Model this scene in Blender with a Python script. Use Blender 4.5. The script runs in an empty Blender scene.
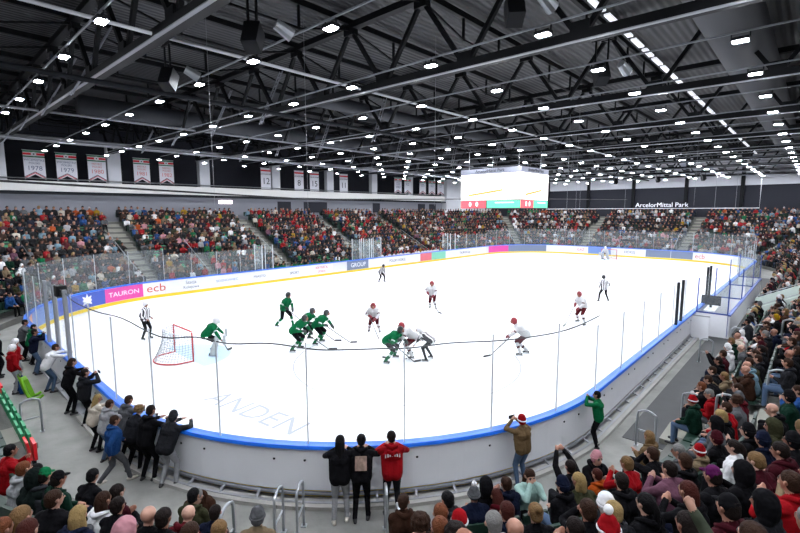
LAMP=590.0
EXPO=0.0
import bpy, math, random
import numpy as np
from mathutils import Vector, Matrix
random.seed(7); np.random.seed(7)
R=math.radians; PI=math.pi
scene=bpy.context.scene; COL=scene.collection
B=29.55; RR=8.8; LX=60.0            # ice sheet: 60 m long, 29.55 m wide, rounded corners
# ---------------------------------------------------------------- camera
cam=bpy.data.cameras.new('camera'); camo=bpy.data.objects.new('camera',cam); COL.objects.link(camo)
CAM=Vector((-3.3816,-4.1043,5.9501)); YAW,PITCH,ROLL=.7409,.1204,-.0015; FPX=453.64
fw=Vector((math.cos(YAW)*math.cos(PITCH),math.sin(YAW)*math.cos(PITCH),-math.sin(PITCH)))
rt=fw.cross(Vector((0,0,1))).normalized(); up=rt.cross(fw)
r2=rt*math.cos(ROLL)+up*math.sin(ROLL); u2=-rt*math.sin(ROLL)+up*math.cos(ROLL)
camo.matrix_world=Matrix(((r2.x,u2.x,-fw.x,CAM.x),(r2.y,u2.y,-fw.y,CAM.y),(r2.z,u2.z,-fw.z,CAM.z),(0,0,0,1)))
cam.sensor_width=36; cam.lens=FPX/800*36; cam.clip_start=.1; cam.clip_end=400
scene.camera=camo
def view(P):                         # frame position of a point, used to leave out unseen things and keep added lamps out of frame
    d=Vector(P)-CAM; z=d.dot(fw)
    if z<.2: return (9999,9999,z)
    return (400+FPX*d.dot(r2)/z,266.5-FPX*d.dot(u2)/z,z)
# ---------------------------------------------------------------- materials
def lin(h):
    if isinstance(h,str):
        h=h.lstrip('#'); c=[int(h[i:i+2],16)/255 for i in (0,2,4)]
    else: c=h
    return tuple(((x/12.92) if x<=.04045 else ((x+.055)/1.055)**2.4) for x in c)+(1,)
MATS={}
def mat(name,col,rough=.7,metal=0,emit=0,spec=.5,noise=0,nscale=8,bump=0,bscale=30):
    if name in MATS: return MATS[name]
    m=bpy.data.materials.new(name); m.use_nodes=True; nt=m.node_tree; b=nt.nodes['Principled BSDF']
    c=lin(col); b.inputs['Base Color'].default_value=c; b.inputs['Roughness'].default_value=rough
    b.inputs['Metallic'].default_value=metal; b.inputs['Specular IOR Level'].default_value=spec
    if emit:
        b.inputs['Emission Color'].default_value=c; b.inputs['Emission Strength'].default_value=emit
    if noise or bump:
        tc=nt.nodes.new('ShaderNodeTexCoord')
        n=nt.nodes.new('ShaderNodeTexNoise'); n.inputs['Scale'].default_value=nscale; n.inputs['Detail'].default_value=5
        nt.links.new(tc.outputs['Object'],n.inputs['Vector'])
        if noise:
            mx=nt.nodes.new('ShaderNodeMix'); mx.data_type='RGBA'
            mx.inputs['A'].default_value=tuple(x*(1-noise) for x in c[:3])+(1,)
            mx.inputs['B'].default_value=tuple(min(1,x*(1+noise)) for x in c[:3])+(1,)
            nt.links.new(n.outputs['Fac'],mx.inputs['Factor']); nt.links.new(mx.outputs['Result'],b.inputs['Base Color'])
        if bump:
            n2=nt.nodes.new('ShaderNodeTexNoise'); n2.inputs['Scale'].default_value=bscale; nt.links.new(tc.outputs['Object'],n2.inputs['Vector'])
            bp=nt.nodes.new('ShaderNodeBump'); bp.inputs['Strength'].default_value=bump; bp.inputs['Distance'].default_value=.05
            nt.links.new(n2.outputs['Fac'],bp.inputs['Height']); nt.links.new(bp.outputs['Normal'],b.inputs['Normal'])
    MATS[name]=m; return m
# clothing palette
def dk(h,k=.62):
    h=h.lstrip('#'); c=[int(h[i:i+2],16)/255 for i in (0,2,4)]; k=k+(.86-k)*max(0,(min(c)-.45)/.45); return tuple(x*min(k,1) for x in c)
PAL=dict(black='#141418',charcoal='#2a2b30',darkgrey='#3c3e44',grey='#75777c',lightgrey='#b4b5b9',greyhood='#3a3b40',white='#e6e6e8',whiteblack='#d8d8dc',cream='#d9cfbe',beige='#a58f70',
 tan='#8f7350',khaki='#66705c',olive='#46472f',darkgreen='#12382a',blackgreen='#14201e',green='#128a52',navy='#18203a',blue='#2c5ea8',purple='#6e1f62',mauve='#8a5a70',pink='#e2a0aa',
 red='#c8141e',darkred='#6e1420',maroon='#501420',orange='#e0601c',yellow='#d8a81c',brown='#4a2f22',mint='#b8ddd4',sky='#8fb4c8')
HAIR=dict(black='#0c0b0d',darkbrown='#1e1512',brown='#3a2418',auburn='#4a1e16',ginger='#7a4428',sandy='#8a6a44',blond='#b89a64',grey='#8c8a88',white='#c8c8c8')
SKIN=['#c98e74','#b97b62','#d6a088','#c0856c','#d9a892']
def fab(n): return mat('fabric_'+n,dk(PAL[n]),rough=.92,spec=.06,bump=.9,bscale=7,noise=.2,nscale=6)
def hairm(n): return mat('hair_'+n,dk(HAIR[n],.7),rough=.75,spec=.1,noise=.35,nscale=40,bump=.35,bscale=70) if n in HAIR else fab(n)
skins=[mat('skin_%s'%w,dk(c,.72),rough=.55,noise=.08,nscale=12) for w,c in zip(('fair','warm','pale','tanned','light'),SKIN)]
m_eye=mat('eye_dark','#15100e',rough=.3); m_shoe=mat('shoe_black','#111114',rough=.5); m_shoew=mat('shoe_light','#b8b2a8',rough=.6)
m_denim=mat('denim','#384c66',rough=.9,noise=.25); m_trousers={'black':fab('black'),'grey':fab('grey'),'denim':m_denim,'charcoal':fab('charcoal'),'navy':fab('navy'),'lightgrey':fab('lightgrey')}
m_black=mat('black_painted_steel','#08090c',rough=.6,spec=.15); m_dark=mat('dark_grey_steel','#15171c',rough=.6,spec=.2)
m_steel=mat('galvanised_steel','#a4a8ac',rough=.32,metal=.7,noise=.1,nscale=5); m_alu=mat('aluminium','#9a9ca2',rough=.35,metal=.5)
m_white=mat('white_plastic','#e9eaee',rough=.35,noise=.03); m_board=mat('white_board_panel','#dcdde0',rough=.4,noise=.04,nscale=2)
m_rail=mat('blue_cap_rail','#1f68d8',rough=.35); m_kick=mat('yellow_kick_strip','#e8c828',rough=.4)
m_conc=mat('pale_concrete','#5c5c58',rough=.85,noise=.22,nscale=1.2,bump=.2,bscale=12)
m_step=mat('stair_concrete','#84837a',rough=.8,noise=.15,nscale=2)
m_red=mat('red_paint','#c4141c',rough=.35); m_whitep=mat('white_paint','#d8dade',rough=.4)
m_cable=mat('black_cable','#0a0a0c',rough=.7); m_net=mat('white_net_cord','#909399',rough=.8)
m_gr=mat('dark_rubber','#3a3b3c',rough=.75,noise=.2,nscale=3)
def glassmat():
    m=bpy.data.materials.new('rink_glass'); m.use_nodes=True; nt=m.node_tree; nt.nodes.clear()
    o=nt.nodes.new('ShaderNodeOutputMaterial'); t=nt.nodes.new('ShaderNodeBsdfTransparent'); t.inputs[0].default_value=(.97,.985,.98,1)
    g=nt.nodes.new('ShaderNodeBsdfGlossy'); g.inputs['Roughness'].default_value=.03
    d=nt.nodes.new('ShaderNodeBsdfDiffuse'); d.inputs[0].default_value=(.8,.86,.9,1)
    lw=nt.nodes.new('ShaderNodeLayerWeight'); lw.inputs['Blend'].default_value=.5
    pw=nt.nodes.new('ShaderNodeMath'); pw.operation='POWER'; pw.inputs[1].default_value=5; nt.links.new(lw.outputs['Facing'],pw.inputs[0])
    f=nt.nodes.new('ShaderNodeMath'); f.operation='MULTIPLY_ADD'; f.inputs[1].default_value=.25; f.inputs[2].default_value=.012; nt.links.new(pw.outputs[0],f.inputs[0])
    a=nt.nodes.new('ShaderNodeMixShader'); b=nt.nodes.new('ShaderNodeMixShader'); b.inputs[0].default_value=.055
    nt.links.new(f.outputs[0],a.inputs[0]); nt.links.new(t.outputs[0],a.inputs[1]); nt.links.new(g.outputs[0],a.inputs[2])
    nt.links.new(a.outputs[0],b.inputs[1]); nt.links.new(d.outputs[0],b.inputs[2]); nt.links.new(b.outputs[0],o.inputs[0])
    return m
m_glass=glassmat()
# ---------------------------------------------------------------- mesh helpers
class MB:
    def __init__(s): s.v=[]; s.f=[]; s.m=[]; s.mats=[]
    def mi(s,m):
        if m is None: return 0
        if m not in s.mats: s.mats.append(m)
        return s.mats.index(m)
    def add(s,vs,fs,m=None):
        k=len(s.v); i=s.mi(m); s.v+= [tuple(v) for v in vs]; s.f+=[tuple(a+k for a in f) for f in fs]; s.m+=[i]*len(fs); return s
    def box(s,c,d,m=None,rot=None):
        hx,hy,hz=[x/2 for x in d]; vs=[Vector((x,y,z)) for z in (-hz,hz) for x,y in ((-hx,-hy),(hx,-hy),(hx,hy),(-hx,hy))]
        if rot is not None:
            M=rot if isinstance(rot,Matrix) else Matrix.Rotation(rot,3,'Z'); vs=[M@v for v in vs]
        vs=[v+Vector(c) for v in vs]
        return s.add(vs,[(0,3,2,1),(4,5,6,7),(0,1,5,4),(1,2,6,5),(2,3,7,6),(3,0,4,7)],m)
    def bar(s,a,b,w,h,m=None,upv=(0,0,1)):
        a=Vector(a);b=Vector(b);d=(b-a);L=d.length
        if L<1e-6: return s
        d/=L; U=Vector(upv)
        if abs(d.dot(U))>.98: U=Vector((1,0,0))
        y=U.cross(d).normalized(); z=d.cross(y)
        M=Matrix((d,y,z)).transposed(); return s.box((a+b)/2,(L,w,h),m,M)
    def tube(s,pts,r,n=6,m=None,closed=False,caps=True):
        pts=[Vector(p) for p in pts]; N=len(pts); rings=[]; prev=None
        rs=r if isinstance(r,(list,tuple)) else [r]*N
        for i,p in enumerate(pts):
            if closed: d=(pts[(i+1)%N]-pts[i-1]).normalized()
            else: d=(pts[min(i+1,N-1)]-pts[max(i-1,0)]).normalized()
            if prev is None:
                U=Vector((0,0,1)) if abs(d.z)<.9 else Vector((1,0,0)); x=U.cross(d).normalized()
            else:
                x=(prev-d*prev.dot(d)); x=x.normalized() if x.length>1e-5 else Vector((1,0,0))
            prev=x; y=d.cross(x)
            rings.append([p+(x*math.cos(2*PI*k/n)+y*math.sin(2*PI*k/n))*rs[i] for k in range(n)])
        vs=[v for q in rings for v in q]; fs=[]
        for i in range(N if closed else N-1):
            j=(i+1)%N
            for k in range(n): fs.append((i*n+k,i*n+(k+1)%n,j*n+(k+1)%n,j*n+k))
        if not closed and caps: fs.append(tuple(range(n))[::-1]); fs.append(tuple((N-1)*n+k for k in range(n)))
        return s.add(vs,fs,m)
    def mesh(s,name,default=None):
        me=bpy.data.meshes.new(name); me.from_pydata(s.v,[],s.f); 
        for m in (s.mats or ([default] if default else [])): me.materials.append(m)
        me.polygons.foreach_set('material_index',s.m); me.update(); return me
    def build(s,name,m=None,parent=None,loc=None,smooth=False):
        if not s.mats and m: s.mats=[m]
        me=s.mesh(name)
        if parent is not None and loc is None and parent.get('_loc') is not None:
            me.transform(Matrix.Translation(-Vector(parent['_loc'])))
        if loc is not None and parent is None: me.transform(Matrix.Translation(-Vector(loc)))
        if smooth: me.polygons.foreach_set('use_smooth',[True]*len(me.polygons))
        o=bpy.data.objects.new(name,me); COL.objects.link(o)
        if parent is not None:
            o.parent=parent
            if parent.get('_loc') is not None: o['_loc']=tuple(parent['_loc'])
        if loc is not None and parent is None: o.location=loc; o['_loc']=tuple(loc)
        return o
ALL=[]
def tag(o,label,cat,group=None,kind=None):
    o['label']=label; o['category']=cat
    if group: o['group']=group
    if kind: o['kind']=kind
    return o
def struct(o,label=None,cat=None):
    o['kind']='structure'
    if label: o['label']=label
    if cat: o['category']=cat
    return o
def empty(name,loc,rz=0):
    o=bpy.data.objects.new(name,None); COL.objects.link(o); o.location=loc; o.rotation_euler.z=rz; o['_loc']=tuple(loc); o.empty_display_size=.1; return o
def inst(o,parent=None,loc=None,rz=None):
    c=o.copy(); COL.objects.link(c)
    if parent is not None: c.parent=parent
    if loc is not None: c.location=loc
    if rz is not None: c.rotation_euler.z=rz
    return c
FONT=None
def textmesh(txt,size,depth=.004,align='CENTER',spacing=1.0):
    cu=bpy.data.curves.new('lettering','FONT'); cu.body=txt; cu.size=size; cu.extrude=depth; cu.align_x=align; cu.align_y='CENTER'; cu.resolution_u=3; cu.space_character=spacing
    o=bpy.data.objects.new('tmp',cu); COL.objects.link(o); dg=bpy.context.evaluated_depsgraph_get()
    me=bpy.data.meshes.new_from_object(o.evaluated_get(dg)); bpy.data.objects.remove(o); return me
def text(txt,size,loc,rot,m,parent=None,name='lettering',sx=1,depth=.004,**k):
    me=textmesh(txt,size,depth,**k); me.materials.clear(); me.materials.append(m)
    L=Vector(loc)-(Vector(parent['_loc']) if parent is not None and parent.get('_loc') is not None else Vector((0,0,0)))
    E=rot if isinstance(rot,Matrix) else Matrix.Rotation(rot[2],4,'Z')@Matrix.Rotation(rot[1],4,'Y')@Matrix.Rotation(rot[0],4,'X')
    me.transform(Matrix.Translation(L)@E@Matrix.Diagonal((sx,1,1,1)))
    o=bpy.data.objects.new(name,me); COL.objects.link(o)
    if parent is not None:
        o.parent=parent
        if parent.get('_loc') is not None: o['_loc']=tuple(parent['_loc'])
    return o
ORD=['zeroth','first','second','third','fourth','fifth','sixth','seventh','eighth','ninth','tenth','eleventh','twelfth','thirteenth','fourteenth','fifteenth','sixteenth','seventeenth','eighteenth','nineteenth','twentieth']
TENS={20:'twenty',30:'thirty',40:'forty',50:'fifty',60:'sixty',70:'seventy',80:'eighty'}
def nth(n):
    if n<=20: return ORD[n]
    t,u=n//10*10,n%10
    return TENS[t]+'-'+ORD[u] if u else TENS[t][:-1]+'ieth'
# ---------------------------------------------------------------- the ring: a rounded rectangle, s runs along it, d outward
S1=LX-2*RR; S2=B-2*RR; AR=PI/2*RR; PER=2*S1+2*S2+4*AR
def ring(s,d=0.0):
    """point and outward normal at path length s (measured on the boards' line), d metres outside it; s=0 at (RR,0)"""
    s%=PER
    if s<S1: return (RR+s,-d),(0,-1)
    s-=S1
    if s<AR: a=-PI/2+s/RR; return (LX-RR+(RR+d)*math.cos(a),RR+(RR+d)*math.sin(a)),(math.cos(a),math.sin(a))
    s-=AR
    if s<S2: return (LX+d,RR+s),(1,0)
    s-=S2
    if s<AR: a=s/RR; return (LX-RR+(RR+d)*math.cos(a),B-RR+(RR+d)*math.sin(a)),(math.cos(a),math.sin(a))
    s-=AR
    if s<S1: return (LX-RR-s,B+d),(0,1)
    s-=S1
    if s<AR: a=PI/2+s/RR; return (RR+(RR+d)*math.cos(a),B-RR+(RR+d)*math.sin(a)),(math.cos(a),math.sin(a))
    s-=AR
    if s<S2: return (-d,B-RR-s),(-1,0)
    s-=S2
    a=PI+s/RR; return (RR+(RR+d)*math.cos(a),RR+(RR+d)*math.sin(a)),(math.cos(a),math.sin(a))
sA=S1; sB=sA+AR; sC=sB+S2; sD=sC+AR; sE=sD+S1; sF=sE+AR; sG=sF+S2   # ends of the eight pieces
def s_near(x): return x-RR
def s_far(x): return sD+(LX-RR-x)
def s_end(y): return sB+(y-RR)
def s_home(y): return sF+(B-RR-y)
def samples(s0,s1,step=.6):
    br=[b for b in (0,sA,sB,sC,sD,sE,sF,sG,PER) if s0<b<s1]; pts=[s0]+br+[s1]; out=[]
    for a,b in zip(pts,pts[1:]):
        mid=((a+b)/2)%PER; curved=(sA<mid<sB) or (sC<mid<sD) or (sE<mid<sF) or mid>sG
        n=max(1,int(math.ceil((b-a)/step))) if curved else 1
        out+=[a+(b-a)*i/n for i in range(n)]
    return out+[s1]
def strip(mb,s0,s1,prof,m=None,step=.6,caps=True):
    """sweep a closed profile [(d,z),...] along the ring"""
    S=samples(s0,s1,step); n=len(prof); vs=[]; fs=[]
    for s in S:
        for d,z in prof:
            (x,y),_=ring(s,d); vs.append((x,y,z))
    for i in range(len(S)-1):
        for k in range(n): fs.append((i*n+k,i*n+(k+1)%n,(i+1)*n+(k+1)%n,(i+1)*n+k))
    if caps: fs.append(tuple(range(n))[::-1]); fs.append(tuple((len(S)-1)*n+k for k in range(n)))
    return mb.add(vs,fs,m)
def rect(d0,d1,z0,z1): return [(d0,z0),(d0,z1),(d1,z1),(d1,z0)]
# ================================================================ THE SETTING
WD=1.85; TR=.80; RISE=.40; Z0=.30; NR=13
YF=42.6; XF=73.2; KW=1.0494
WX=lambda x:-3.38+(x+3.38)*KW
WZ=lambda z:5.95+(z-5.95)*KW
XN=-13.5; YN=-13.0; ZC=13.75
icem=bpy.data.materials.new('ice'); icem.use_nodes=True; nt=icem.node_tree; b=nt.nodes['Principled BSDF']
tc=nt.nodes.new('ShaderNodeTexCoord'); mp=nt.nodes.new('ShaderNodeMapping'); mp.inputs['Scale'].default_value=(.12,.4,1); mp.inputs['Rotation'].default_value=(0,0,.5)
n1=nt.nodes.new('ShaderNodeTexNoise'); n1.inputs['Scale'].default_value=3; n1.inputs['Detail'].default_value=8; n1.inputs['Distortion'].default_value=1.2
rp=nt.nodes.new('ShaderNodeValToRGB'); rp.color_ramp.elements[0].position=.3; rp.color_ramp.elements[0].color=(.82,.84,.87,1); rp.color_ramp.elements[1].position=.55; rp.color_ramp.elements[1].color=(.88,.89,.91,1)
nt.links.new(tc.outputs['Object'],mp.inputs[0]); nt.links.new(mp.outputs[0],n1.inputs['Vector']); nt.links.new(n1.outputs['Fac'],rp.inputs[0]); nt.links.new(rp.outputs[0],b.inputs['Base Color'])
b.inputs['Roughness'].default_value=.35; b.inputs['Specular IOR Level'].default_value=.25
S=samples(0,PER-1e-6,.5)
ice=MB().add([ring(s,-.02)[0]+(0.0,) for s in S]+[ring(s,-.02)[0]+(-.15,) for s in S],[tuple(range(len(S)))]+[tuple(range(len(S),2*len(S)))[::-1]])
ice=ice.build('ice_floor',icem); struct(ice,'white ice sheet of the rink with faint scuffs','ice')
m_ln=mat('faint_grey_ice_paint','#9fa1aa',rough=.4); m_lr=mat('faint_red_ice_paint','#e6b8bc',rough=.4); m_lb=mat('faint_blue_ice_paint','#bcd4ea',rough=.4)
def ringline(c,r,w,m,a0=0,a1=2*PI,n=48):
    vs=[];fs=[]
    for i in range(n+1):
        a=a0+(a1-a0)*i/n
        for q in (r-w/2,r+w/2): vs.append((c[0]+q*math.cos(a),c[1]+q*math.sin(a),.004))
    return vs,[(2*i,2*i+1,2*i+3,2*i+2) for i in range(n)]
mb=MB()
for c in ((10,B/2-7),(10,B/2+7),(50,B/2-7),(50,B/2+7),(30,B/2)): mb.add(*ringline(c,4.5,.06,m_ln))
o=mb.build('trim_face_off_circles',m_ln,parent=ice)
for i,(gx,dr) in enumerate(((4,1),(56,-1))):
    mb=MB(); n=24; a0=-PI/2 if dr>0 else PI/2
    vs=[(gx,B/2,.003)]+[(gx+1.83*math.cos(a0+PI*k/n),B/2+1.83*math.sin(a0+PI*k/n),.003) for k in range(n+1)]
    mb.add(vs,[(0,k,k+1) for k in range(1,n+1)]).build('goal_crease',m_lb,parent=ice)
text('ANDEN',1.2,(3.2,7.9,.006),(0,0,R(-82)),m_ln,ice,name='ice_lettering',depth=.001,sx=1)
# slab under everything
wetm=mat('wet_concrete_floor','#767672',rough=.6,noise=.55,nscale=1.3,bump=.15,bscale=6)
f=MB().box((29.5,14,-.25),(90,60,.2)).build('floor',wetm); struct(f)
# walkway between boards and stands
mb=MB(); strip(mb,0,PER-1e-4,rect(.14,WD+.6,-.14,0)); o=mb.build('floor_walkway',wetm); struct(o)
mb=MB(); strip(mb,s_near(9.0),s_near(48),rect(.75,WD-.02,0,.012)); o=mb.build('rubber_mat_runner',m_gr); struct(o,'dark rubber matting along the near side walkway','floor mat')
mb=MB(); strip(mb,s_near(9.0)-16.5,s_near(21.3),rect(.22,.48,0,.08)); o=mb.build('trim_board_curb',mat('curb_pale','#969590',rough=.8,noise=.2,nscale=2)); struct(o)
# terraces, one per section between aisles so each can be left out behind the gangway
AISLES=[(s_near(9.9),1.2,'first side stairs'),(s_near(18.4),1.2,'second side stairs'),(s_near(38),1.2,'third side stairs'),(s_near(48),1.2,'fourth side stairs'),
 (sA+AR*.5,1.2,'far right corner stairs'),(s_end(8.3),1.3,'right end stairs'),(s_end(20.6),1.3,'left end stairs'),(sC+AR*.5,1.2,'far corner stairs'),
 (s_far(41.5),1.2,'far side fourth stairs'),(s_far(31.0),1.3,'far side third stairs'),(s_far(20.8),1.3,'far side second stairs'),(s_far(13.5),1.0,'far side half stairs'),(s_far(8.82),1.15,'far side first stairs'),
 (sF-2.5,1.2,'home corner stairs'),(s_home(10.6),1.1,'near end stairs'),(sG+AR*.5,2.3,'near corner stairs')]
GAP=(s_near(25.2),s_near(29.6))     # entrance tunnel through the lower rows
for i in range(NR):
    segs=[(0,PER-1e-4)] if i>4 else [(GAP[1],PER+GAP[0])]
    mb=MB()
    for a,b_ in segs:
        d0=WD+i*TR; d1=WD+(NR)*TR+.7 if i==NR-1 else d0+TR+.02
        strip(mb,a,b_,[(d0,Z0+RISE*(i-1) if i else 0),(d0,Z0+RISE*i),(d1,Z0+RISE*i),(d1,Z0+RISE*(i-1) if i else 0)],step=1.0)
    o=mb.build('floor_terrace',m_conc); struct(o,'pale concrete stand terrace step, %s row from the ice'%nth(i+1),'stand terrace')
for s,w,nm in AISLES:
    mb=MB()
    for i in range(NR):
        if i<5 and GAP[0]<s<GAP[1]: continue
        d0=WD+i*TR; cv=(sA<s<sB) or (sC<s<sD) or (sE<s<sF) or s>sG; k=w/2*(RR/(RR+d0) if cv else 1)
        if 'half' in nm and i>4: continue
        zf=Z0+RISE*i; zp=Z0+RISE*(i-1) if i else 0.0
        strip(mb,s-k,s+k,rect(d0-.30,d0+.01,zp,(zf+zp)/2),step=.5)
        strip(mb,s-k,s+k,rect(d0-.01,d0+TR-.02,zf-.02,zf+.006),step=.5)
        strip(mb,s-k,s+k,rect(d0+.0,d0+.05,zf,zf+.012),m=None,step=.5)
    o=mb.build('stair_flight',m_step); struct(o,'pale concrete stair flight, the %s'%nm,'stairs')
# tunnel side walls
m_bal=mat('pale_green_panel','#b9c6be',rough=.5,noise=.05)
for s in GAP:
    mb=MB()
    strip(mb,s-.06,s+.06,[(WD,0),(WD,.95),(WD+5*TR,Z0+RISE*4+1.1),(WD+5*TR,0)])
    o=mb.build('balustrade_wall',m_bal); tag(o,'pale balustrade wall on the %s side of the stand tunnel'%('near' if s==GAP[0] else 'far'),'balustrade')
    rl=MB(); p0,_=ring(s,WD); p1,_=ring(s,WD+5*TR); 
    rl.tube([(p0[0],p0[1],0),(p0[0],p0[1],1.05),(p1[0],p1[1],Z0+RISE*4+1.2),(p1[0],p1[1],1.5)],.022,6).build('rail',m_steel,parent=o)
# outer walls
m_wl=mat('grey_wall_panel','#74767e',rough=.8,noise=.06,nscale=.5); m_wd=mat('dark_wall','#121420',rough=.8); m_pan=mat('white_cladding','#c4c6cc',rough=.7,noise=.05,nscale=.8); m_ledge=mat('pale_gallery_front','#d4d3d0',rough=.7,noise=.05,nscale=1)
w=MB().box((29.5,YF+.6,3.7),(88,.3,7.4)).build('wall_left',m_wl); struct(w)
o=MB().box((29.5,YF+2.2,8.4),(88,3.5,.2),m_wd).box((29.5,YF+4,11),(86,.2,6),m_wd).build('wall_gallery_back',m_wd); struct(o)
o=MB().box((28,YF+.25,8.06),(76,.7,.8)).build('trim_gallery_front',m_ledge); struct(o)
for k,x in enumerate((-1,9.2,17.0,25.0,32.65,40.25,47.7)):
    if x<0: x=1.75
    o=MB().box((WX(x)+.1-.75*(k==0),YF+.45,10.2),(1.05+1.2*(k==0),.6,3.6)).build('wall_pier',m_pan); struct(o,'white cladded pier between dark gallery bays, %s from the left'%nth(k+1),'pier')
    if k in (1,2,3,4,5,6):
        MB().box((x+.1,YF-.1+.46,5.9),(1.05,.12,2.6),m_wl).build('trim_pier_foot',m_wl,parent=o) if False else None
o=MB().box((66.0,YF+.1,8.6),(14.4,1.2,5.4)).build('wall_left_block',m_pan); struct(o)
m_pipe=mat('grey_service_pipe','#7c7e86',rough=.5)
o=MB().tube([(-6,YF-.15,8.65),(62,YF-.15,8.65)],.05,6).build('gallery_handrail',m_steel); tag(o,'long steel handrail along the top of the gallery front','handrail')
o=MB().box((26,YF-.3,7.45),(70,.12,.14),m_dark).build('gallery_cable_tray',m_dark); tag(o,'dark cable tray under the pale gallery front','cable tray')
for k,(x,wd_) in enumerate(((26.2,1.8),(30.6,3.6),(40.9,1.4),(50.6,1.7),(53.3,1.7))):
    o=MB().box((WX(x),YF+.42,6.5),(wd_,.1,1.3)).build('door_%d'%(k+1),m_wd); struct(o)
o=MB().box((WX(19.2),YF+.38,7.0),(1.5,.08,.35)).build('illuminated_sign',mat('sign_glow','#ffe9f4',emit=3.0)); tag(o,'small glowing pinkish white sign on the left wall above the crowd','sign')
w=MB().box((XF+.3,14,5.5),(.3,58,11)).build('wall_far',m_wd); struct(w)
w=MB().box((XN,14,7),(.3,58,14.4)).build('wall_near',m_wd); struct(w)
w=MB().box((29.5,YN-1.5,7),(86,.3,14.4)).build('wall_right',m_wd); struct(w)
ys=[-14.5,-7.5,-.15,3.58,9.95,17.2,23.85,30.8,37.5]
ys=[-15,-9.6,-3.0,3.6,10.1,17.1,23.9,30.8,37.6]
for k,(a,b_) in enumerate(zip(ys,ys[1:])):
    o=MB().box((XF+.05,(a+b_)/2,11.6),(.2,b_-a-.5,4.4)).build('wall_far_panel',m_pan); struct(o,'white cladding panel high on the far end wall, %s from right'%nth(k+1),'wall panel')
for k,y in enumerate(ys[1:-1]):
    o=MB().box((XF-.15,y,9.4),(.4,.38,8.6)).build('wall_far_column',m_black); struct(o,'black steel column on the far end wall, %s from right'%nth(k+1),'column')
lt=empty('venue_sign',(XF-.2,12.6,6.9)); tag(lt,'white lettered venue name along the dark far wall above the crowd','sign')
text('ArcelorMittal Park',.92,(XF-.55,13.1,6.85),(R(90),0,R(-90)),mat('sign_white_letters','#e4e6ee',rough=.5,emit=.25),lt,depth=.03)
# roof deck
rm=bpy.data.materials.new('roof_deck'); rm.use_nodes=True; nt=rm.node_tree; b=nt.nodes['Principled BSDF']; b.inputs['Roughness'].default_value=.6
tc=nt.nodes.new('ShaderNodeTexCoord'); wv=nt.nodes.new('ShaderNodeTexWave'); wv.bands_direction='Y'; wv.inputs['Scale'].default_value=1.1; wv.inputs['Distortion'].default_value=0
rp=nt.nodes.new('ShaderNodeValToRGB'); rp.color_ramp.elements[0].color=lin('#050609'); rp.color_ramp.elements[1].color=lin('#0d0e14'); rp.color_ramp.elements[0].position=.25; rp.color_ramp.elements[1].position=.5
bp=nt.nodes.new('ShaderNodeBump'); bp.inputs['Distance'].default_value=.05; bp.inputs['Strength'].default_value=.7
nt.links.new(tc.outputs['Object'],wv.inputs['Vector']); nt.links.new(wv.outputs['Fac'],rp.inputs[0]); nt.links.new(rp.outputs[0],b.inputs['Base Color']); nt.links.new(wv.outputs['Fac'],bp.inputs['Height']); nt.links.new(bp.outputs[0],b.inputs['Normal'])
o=MB().box((29.5,14,ZC+.1),(90,62,.2)).build('ceiling',rm); struct(o)

# ================================================================ ROOF STEEL
CX=[9.46+7.65*k for k in range(-1,9)]
GUS=MB().box((0,0,0),(.3,.52,.28)).mesh('gusset_plate'); GUS.materials.append(m_black)
PST=MB().box((0,0,0),(.08,.08,.9)).mesh('post'); PST.materials.append(m_black)
NY=[4.72+3.72*k for k in range(-5,11)]          # bottom chord nodes
for k,x in enumerate(CX):
    t=empty('roof_truss',(x,-13.5,10.6)); tag(t,'black steel roof truss spanning the hall, %s from the camera'%nth(k+1),'roof truss','black roof trusses')
    zb=lambda y:10.62+.012*y
    y0,y1=-13.8,42
    MB().bar((x,y0,zb(y0)),(x,y1,zb(y1)),.34,.26).build('bottom_chord',m_black,parent=t)
    MB().bar((x-.18,y0,zb(y0)-.15),(x-.18,y1,zb(y1)-.15),.11,.03).build('ice_lit_flange',m_alu,parent=t)  # pale strip: light bounced off the ice, put into the colour
    MB().bar((x,y0,13.3),(x,y1,13.3),.30,.24).build('top_chord',m_black,parent=t)
    mb=MB()
    for y in NY:
        for dy in (-1.86,1.86):
            mb.bar((x,y+ (.12 if dy>0 else -.12),zb(y)+.1),(x,y+dy,13.22),.14,.14)
    mb.build('web_diagonals',m_black,parent=t)
    for y in NY:
        for zz,yy in ((zb(y)+.24,y),(13.08,y+1.86)):
            g_=bpy.data.objects.new('gusset_plate',GUS); COL.objects.link(g_); g_.parent=t; g_.location=(0,yy+13.5,zz-10.6)
for k,y in enumerate([yy+1.86 for yy in NY]):
    t=empty('roof_purlin',(-11,y,13)); tag(t,'dark trussed roof purlin running the length of the hall, %s from right wall'%nth(k+1),'roof purlin','dark roof purlins')
    MB().bar((-12.5,y,13.45),(71.5,y,13.45),.16,.22).build('beam',m_black,parent=t)
    mb=MB(); mp_=MB()
    xs=[CX[0]-7.65]+CX
    for a,b_ in zip(xs,xs[1:]):
        q1,q2=a+2.5,b_-2.5
        for u,v in (((a,y,13.2),(q1,y,12.55)),((q1,y,12.55),(q2,y,12.55)),((q2,y,12.55),(b_,y,13.2))): mb.bar(u,v,.07,.07)
        for q in (q1,q2): g_=bpy.data.objects.new('post',PST); COL.objects.link(g_); g_.parent=t; g_.location=(q+11,0,-.05)
    mb.build('tie_rod',m_black,parent=t); 
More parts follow.
